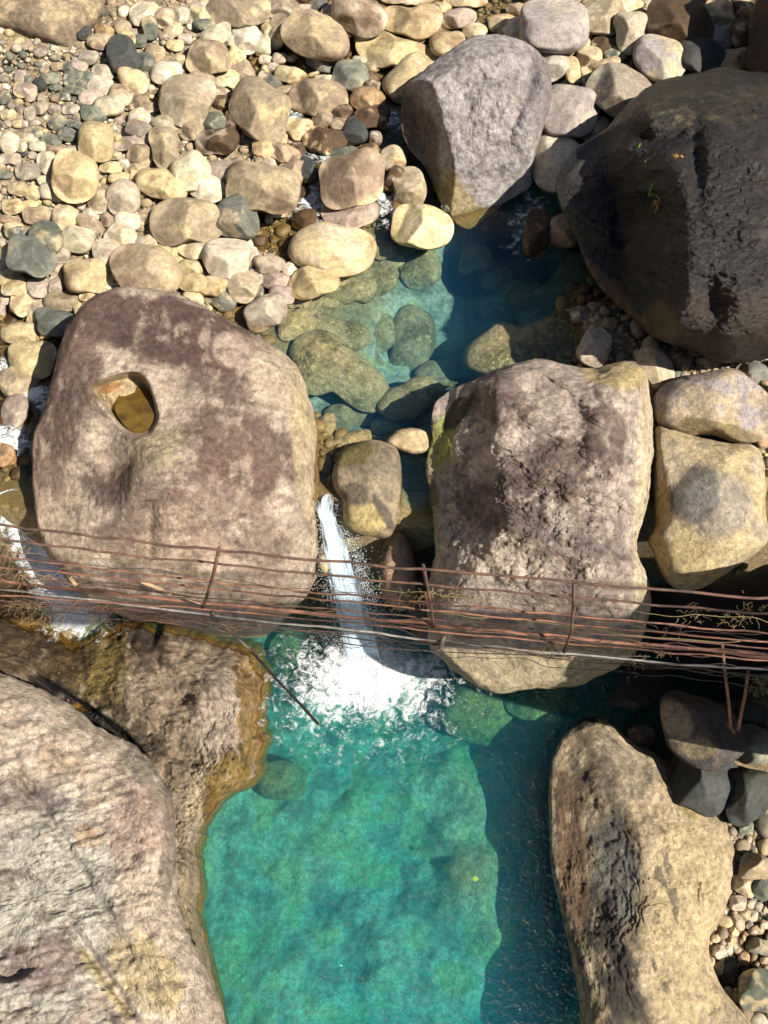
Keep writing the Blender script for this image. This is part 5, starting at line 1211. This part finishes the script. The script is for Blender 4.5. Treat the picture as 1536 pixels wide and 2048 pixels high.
# dry vines and twigs tangled in the railing
rs = np.random.RandomState(77)
def tendril(x, y, z, length, heading, curl, n=16, r=.0035):
    P = [at(x, y, z)]; h = math.radians(heading); el = rs.uniform(-.4, .3)
    for k in range(n):
        h += rs.normal(0, curl); el += rs.normal(0, .25) - el * .1
        P.append(P[-1] + length / n * np.array([math.cos(h) * math.cos(el), -math.sin(h) * math.cos(el), math.sin(el)]))
    P = np.array(P); return tube(P, np.linspace(r, r * .35, len(P)), 4)
CL = [(20, 1085, 60, 26, 40, 'thick fan of dry vines at the left end of the railing'), (60, 1150, 50, 22, 30, 'dry twigs hanging between the rods near the left edge'), (60, 1215, 70, 30, 26, 'matted dry creepers under the pipe at the far left'), (215, 1100, 50, 14, 16, 'pale curling tendril below the handrail, left of the first post'), (290, 1100, 55, 16, 16, 'pale branching tendril reaching over the left boulder'), (180, 1215, 80, 26, 26, 'brown creeper strands along the pipe, left of centre'),
      (250, 1165, 40, 10, 12, 'small straw knot on the deck rods left of the first post'), (330, 1225, 60, 14, 16, 'wiry creepers at the foot of the first post'), (475, 1190, 36, 8, 10, 'few straws caught on the rods right of the first post'), (630, 1160, 50, 10, 12, 'short curled twig on the rail over the waterfall'), (800, 1200, 60, 14, 14, 'straw tangle on the rods right of the waterfall'), (860, 1190, 55, 22, 16, 'bushy straw tuft around the middle post'),
      (920, 1190, 50, 14, 14, 'curly straw just right of the middle post'), (1225, 1170, 40, 10, 9, 'small twig knot sitting on the handrail right of the third post'), (1320, 1255, 60, 14, 12, 'straw tangle on the lower rods of the right part'), (1380, 1225, 40, 12, 10, 'thin straw knot on the yellow cord'), (1465, 1238, 60, 16, 14, 'large straw loop and knot near the right end'), (1500, 1215, 50, 8, 10, 'curled tendril hanging from the handrail near the right end'), (1310, 1300, 60, 12, 12, 'dry fibres hanging under the pipe at the right'), (1270, 1340, 40, 8, 8, 'thin drooping rootlets below the right pipe'), (1100, 1300, 60, 14, 10, 'matted strands by the cable clamp')]
for (x, y, spread, num, ln, lab) in CL:
    num = int(num * 1.8)
    parts = []
    for k in range(num):
        xx = x + rs.normal(0, spread * .45); yy = y + .09 * (xx - x) + rs.normal(0, 9)
        z = rs.choice([ZD, ZD, ZD + .15, ZH - .1]) if y < 1200 else ZD - .05
        parts.append(tendril(xx, yy, z, ln / 260. * rs.uniform(.7, 2.6), rs.uniform(-40, 200), .38, r=rs.uniform(.0018, .004)))
    V, F = merge(parts)
    tag(mesh_obj('dry_vine', V, F, M_vine if rs.rand() < .62 else M_vinedk), lab, 'dry vine', 'dry vines tangled in the old bridge')
# long strands following the pipe
for k in range(4):
    P = line([(-40, 1190 + 6 * k), (250, 1222 + 5 * k), (520, 1250 + 3 * k)], (ZD - .06, ZD - .08), 50, seed=60 + k, wob=.05); V, F = tube(P, .003, 5)
    tag(mesh_obj('creeper_stem', V, F, M_vinedk), ['brown creeper stem just under the pipe at the left', 'second brown creeper stem below the pipe at the left', 'third brown creeper stem below the pipe at the left', 'lowest brown creeper stem hanging at the left'][k], 'creeper')
V, F = tube(at(np.array([0, 30, 60, 80, 92.]), np.array([1316, 1312, 1290, 1262, 1235.]), np.array([5.5, 5.6, 5.9, 6.2, 6.5])), .006, 6)
tag(mesh_obj('twig', V, F, M_vinedk), 'bare dark twig curving down from the bridge at the left edge', 'twig')
V, F = tube(at(np.array([270, 300, 330, 365.]), np.array([1244, 1240, 1246, 1250.]), np.array([6.3, 6.35, 6.4, 6.4])), .006, 6)
tag(mesh_obj('twig', V, F, M_vinedk), 'short dark twig snagged below the pipe over the ledge', 'twig')

# ------------------------------------------------------------------ small plants and leaves
def leaf_mesh(L, W, curl=.2):
    n = 7; t = np.linspace(0, 1, n); w = W * np.sin(np.pi * t ** .8) * .5 + .001
    V = []
    for a, b in zip(t, w):
        z = curl * L * math.sin(math.pi * a) * .4
        V += [(a * L - L / 2, -b, z + b * .35), (a * L - L / 2, 0, z), (a * L - L / 2, b, z + b * .35)]
    F = []
    for i in range(n - 1):
        for j in range(2): F.append((i * 3 + j, i * 3 + j + 1, i * 3 + j + 4, i * 3 + j + 3))
    return np.array(V), F
def place_leaf(o, x, y, ang, mat, label=None, L=.16, W=.06, lift=.03):
    d = Vector(rays(x, y)).normalized()
    ok, loc, nrm, _i, ob, _m = sc.ray_cast(bpy.context.evaluated_depsgraph_get(), Vector(CAM) + d * 7.5, d)
    return loc, nrm
dgl = None
LEAVES = [(66, 1327, 5, M_leafy, 'bright yellow leaf, the largest, lying on the wet ledge at the left', .24, .12), (50, 1280, 20, M_leafo, 'orange leaf above the large yellow leaf', .17, .06), (62, 1268, -5, M_leafo, 'orange leaf under the creepers at the left', .2, .06), (37, 1298, 70, M_leafb, 'narrow tan leaf left of the orange leaf', .15, .05), (118, 1336, 30, M_green, 'small green leaf right of the large yellow leaf', .13, .09), (158, 1358, 60, M_leafy, 'small yellow leaf at the edge of the olive hollow', .12, .07),
 (186, 1355, 110, M_leafb, 'thin tan leaf in the olive hollow', .15, .04), (204, 1348, 80, M_leafo, 'small orange leaf in the olive hollow', .1, .06), (260, 1415, 60, M_leafy, 'yellow leaf beside the dark wedge of shade', .13, .05), (222, 1309, 70, M_leafy, 'tiny yellow leaf high in the olive hollow', .07, .05), (325, 1442, 20, M_leafo, 'orange leaf on the ledge below the post', .13, .05), (420, 1370, 10, M_green, 'tiny green leaf on the pale rib of the ledge', .09, .05), (462, 1392, 80, M_green, 'tiny green leaf near the orange wet rim', .09, .05),
 (175, 1480, 5, M_leafb, 'tan leaf on the pale slab below the shade wedge', .12, .05), (62, 1482, 5, M_leafo, 'long orange brown leaf on the pale slab', .22, .05), (75, 1558, 20, M_leafo, 'orange leaf in a crack of the pale slab', .16, .04), (20, 1940, 0, M_leafb, 'brown leaf pile at the left edge of the slab', .22, .08), (45, 1948, -20, M_leafo, 'orange leaf on the brown leaf pile', .18, .07), (275, 2010, 70, M_leafo, 'small orange leaf near the bottom of the slab', .1, .04), (180, 2042, 0, M_leafy, 'yellow brown leaf at the bottom edge of the slab', .1, .05)]
bpy.context.view_layer.update()
ledge = bpy.data.objects['bedrock_ledge']; slab = bpy.data.objects['bedrock_slab']
def hit_rock(x, y):
    best = None
    for ob in (ledge, slab):
        p, n_ = body_hit(ob, x, y)
        if p is not None:
            dd = np.linalg.norm(p - CAM)
            if best is None or dd < best[0]: best = (dd, p, n_)
    return best
for (x, y, a_, m, lab, L, W) in LEAVES:
    h_ = hit_rock(x, y)
    if h_ is None: continue
    V, F = leaf_mesh(L, W); o = mesh_obj('fallen_leaf', V, F, m, origin=np.zeros(3))
    q = Vector(h_[2]).to_track_quat('Z', 'Y'); 
    from mathutils import Quaternion
    o.rotation_mode = 'QUATERNION'; o.rotation_quaternion = q @ Quaternion((0, 0, 1), math.radians(-a_)); o.location = Vector(h_[1] + h_[2] * .02)
    tag(o, lab, 'leaf', 'fallen leaves')
rs = np.random.RandomState(5)
VV, FF, off, CCc = [], [], 0, []
for _ in range(520):
    u = rs.rand()
    if u < .35: x, y = rs.normal(70, 60), rs.normal(1300, 40)
    elif u < .75: x, y = rs.normal(230, 80), rs.normal(1420, 35)
    elif u < .85: x, y = rs.normal(30, 25), rs.normal(1948, 12)
    else: x, y = rs.uniform(0, 420), rs.uniform(1280, 2040)
    h_ = hit_rock(x, y)
    if h_ is None or x < -20: continue
    V, F = leaf_mesh(rs.uniform(.03, .10), rs.uniform(.012, .035)); q = Vector(h_[2]).to_track_quat('Z', 'Y') @ Quaternion((0, 0, 1), rs.uniform(0, 6.28)); M = np.array(q.to_matrix())
    VV.append(V @ M.T + h_[1] + h_[2] * .008); FF += [tuple(i + off for i in f) for f in F]; off += len(V)
tag(mesh_obj('leaf_litter', np.vstack(VV), FF, M_leafb), 'scraps of brown leaves scattered over the wet ledge', 'leaf litter', kind='stuff')
# one leaf adrift in the pool
V, F = leaf_mesh(.12, .09); o = mesh_obj('fallen_leaf', V + at(951, 1758, ZL - .03), F, M_green); tag(o, 'pale green leaf adrift in the turquoise pool near its shaded edge', 'leaf', 'fallen leaves')
def tuft(x, y, n, L, mat, label, name, spread=1.2):
    p, n_ = body_hit(bb, x, y)
    if p is None: return
    parts = []
    for k in range(n):
        d = np.array(n_) + rs.normal(0, .6 * spread, 3); d /= np.linalg.norm(d); l_ = L * rs.uniform(.5, 1.1)
        P = np.array([p, p + d * l_ * .5 + [0, 0, .02], p + d * l_ - [0, 0, l_ * .25]]) + rs.normal(0, .012, 3)
        w = .006
        sd = np.cross(d, rs.normal(0, 1, 3)); sd /= np.linalg.norm(sd)
        V = np.array([P[0] - sd * w, P[0] + sd * w, P[1] - sd * w * 2.2, P[1] + sd * w * 2.2, P[2]])
        parts.append((V, [(0, 1, 3, 2), (2, 3, 4)]))
    V, F = merge(parts); tag(mesh_obj(name, V, F, mat, smooth=False), label, 'plant')
tuft(1318, 402, 150, .26, M_dry, 'dry straw coloured tuft growing on the black boulder', 'dry_tuft')
tuft(1301, 378, 26, .15, M_green, 'bright green sprig just above the dry tuft on the black boulder', 'green_sprig')
tuft(1292, 325, 12, .09, M_green, 'tiny green sprig in the shaded hollow of the black boulder', 'green_sprig')
tuft(1278, 294, 10, .08, M_green, 'tiny green sprig highest on the black boulder', 'green_sprig')
tuft(1357, 313, 30, .14, M_dry, 'small orange tuft at the rim of the black boulder hollow', 'dry_tuft')
tuft(1508, 362, 12, .09, M_dry, 'tiny dull tuft in a pit on the right of the black boulder', 'dry_tuft')

# ------------------------------------------------------------------ the footbridge on which the photographer stands (behind and below the lens; it throws the soft shade bands)
fb = empty('footbridge', (0, -1.0, 11.4))
tag(fb, 'suspension footbridge of steel rods carrying the viewpoint, seen only by its shadow', 'footbridge')
slope = -0.03
for k in range(16):
    y = -0.19 - .05 * k
    X_ = np.linspace(-7, 24, 24); V, F = tube(np.stack([X_, y + slope * X_, 11.5 + 0 * X_], -1), .024, 6); child('deck_rod', V, F, M_rust, fb)
for (y, z, r) in [(-.12, 12.5, .025), (-.16, 12.1, .02), (-.17, 11.75, .02), (-1.1, 12.5, .025), (-1.1, 12.0, .02)]:
    X_ = np.linspace(-7, 24, 24); V, F = tube(np.stack([X_, y + slope * X_, z + 0 * X_], -1), r, 6); child('handrail', V, F, M_rustd, fb)
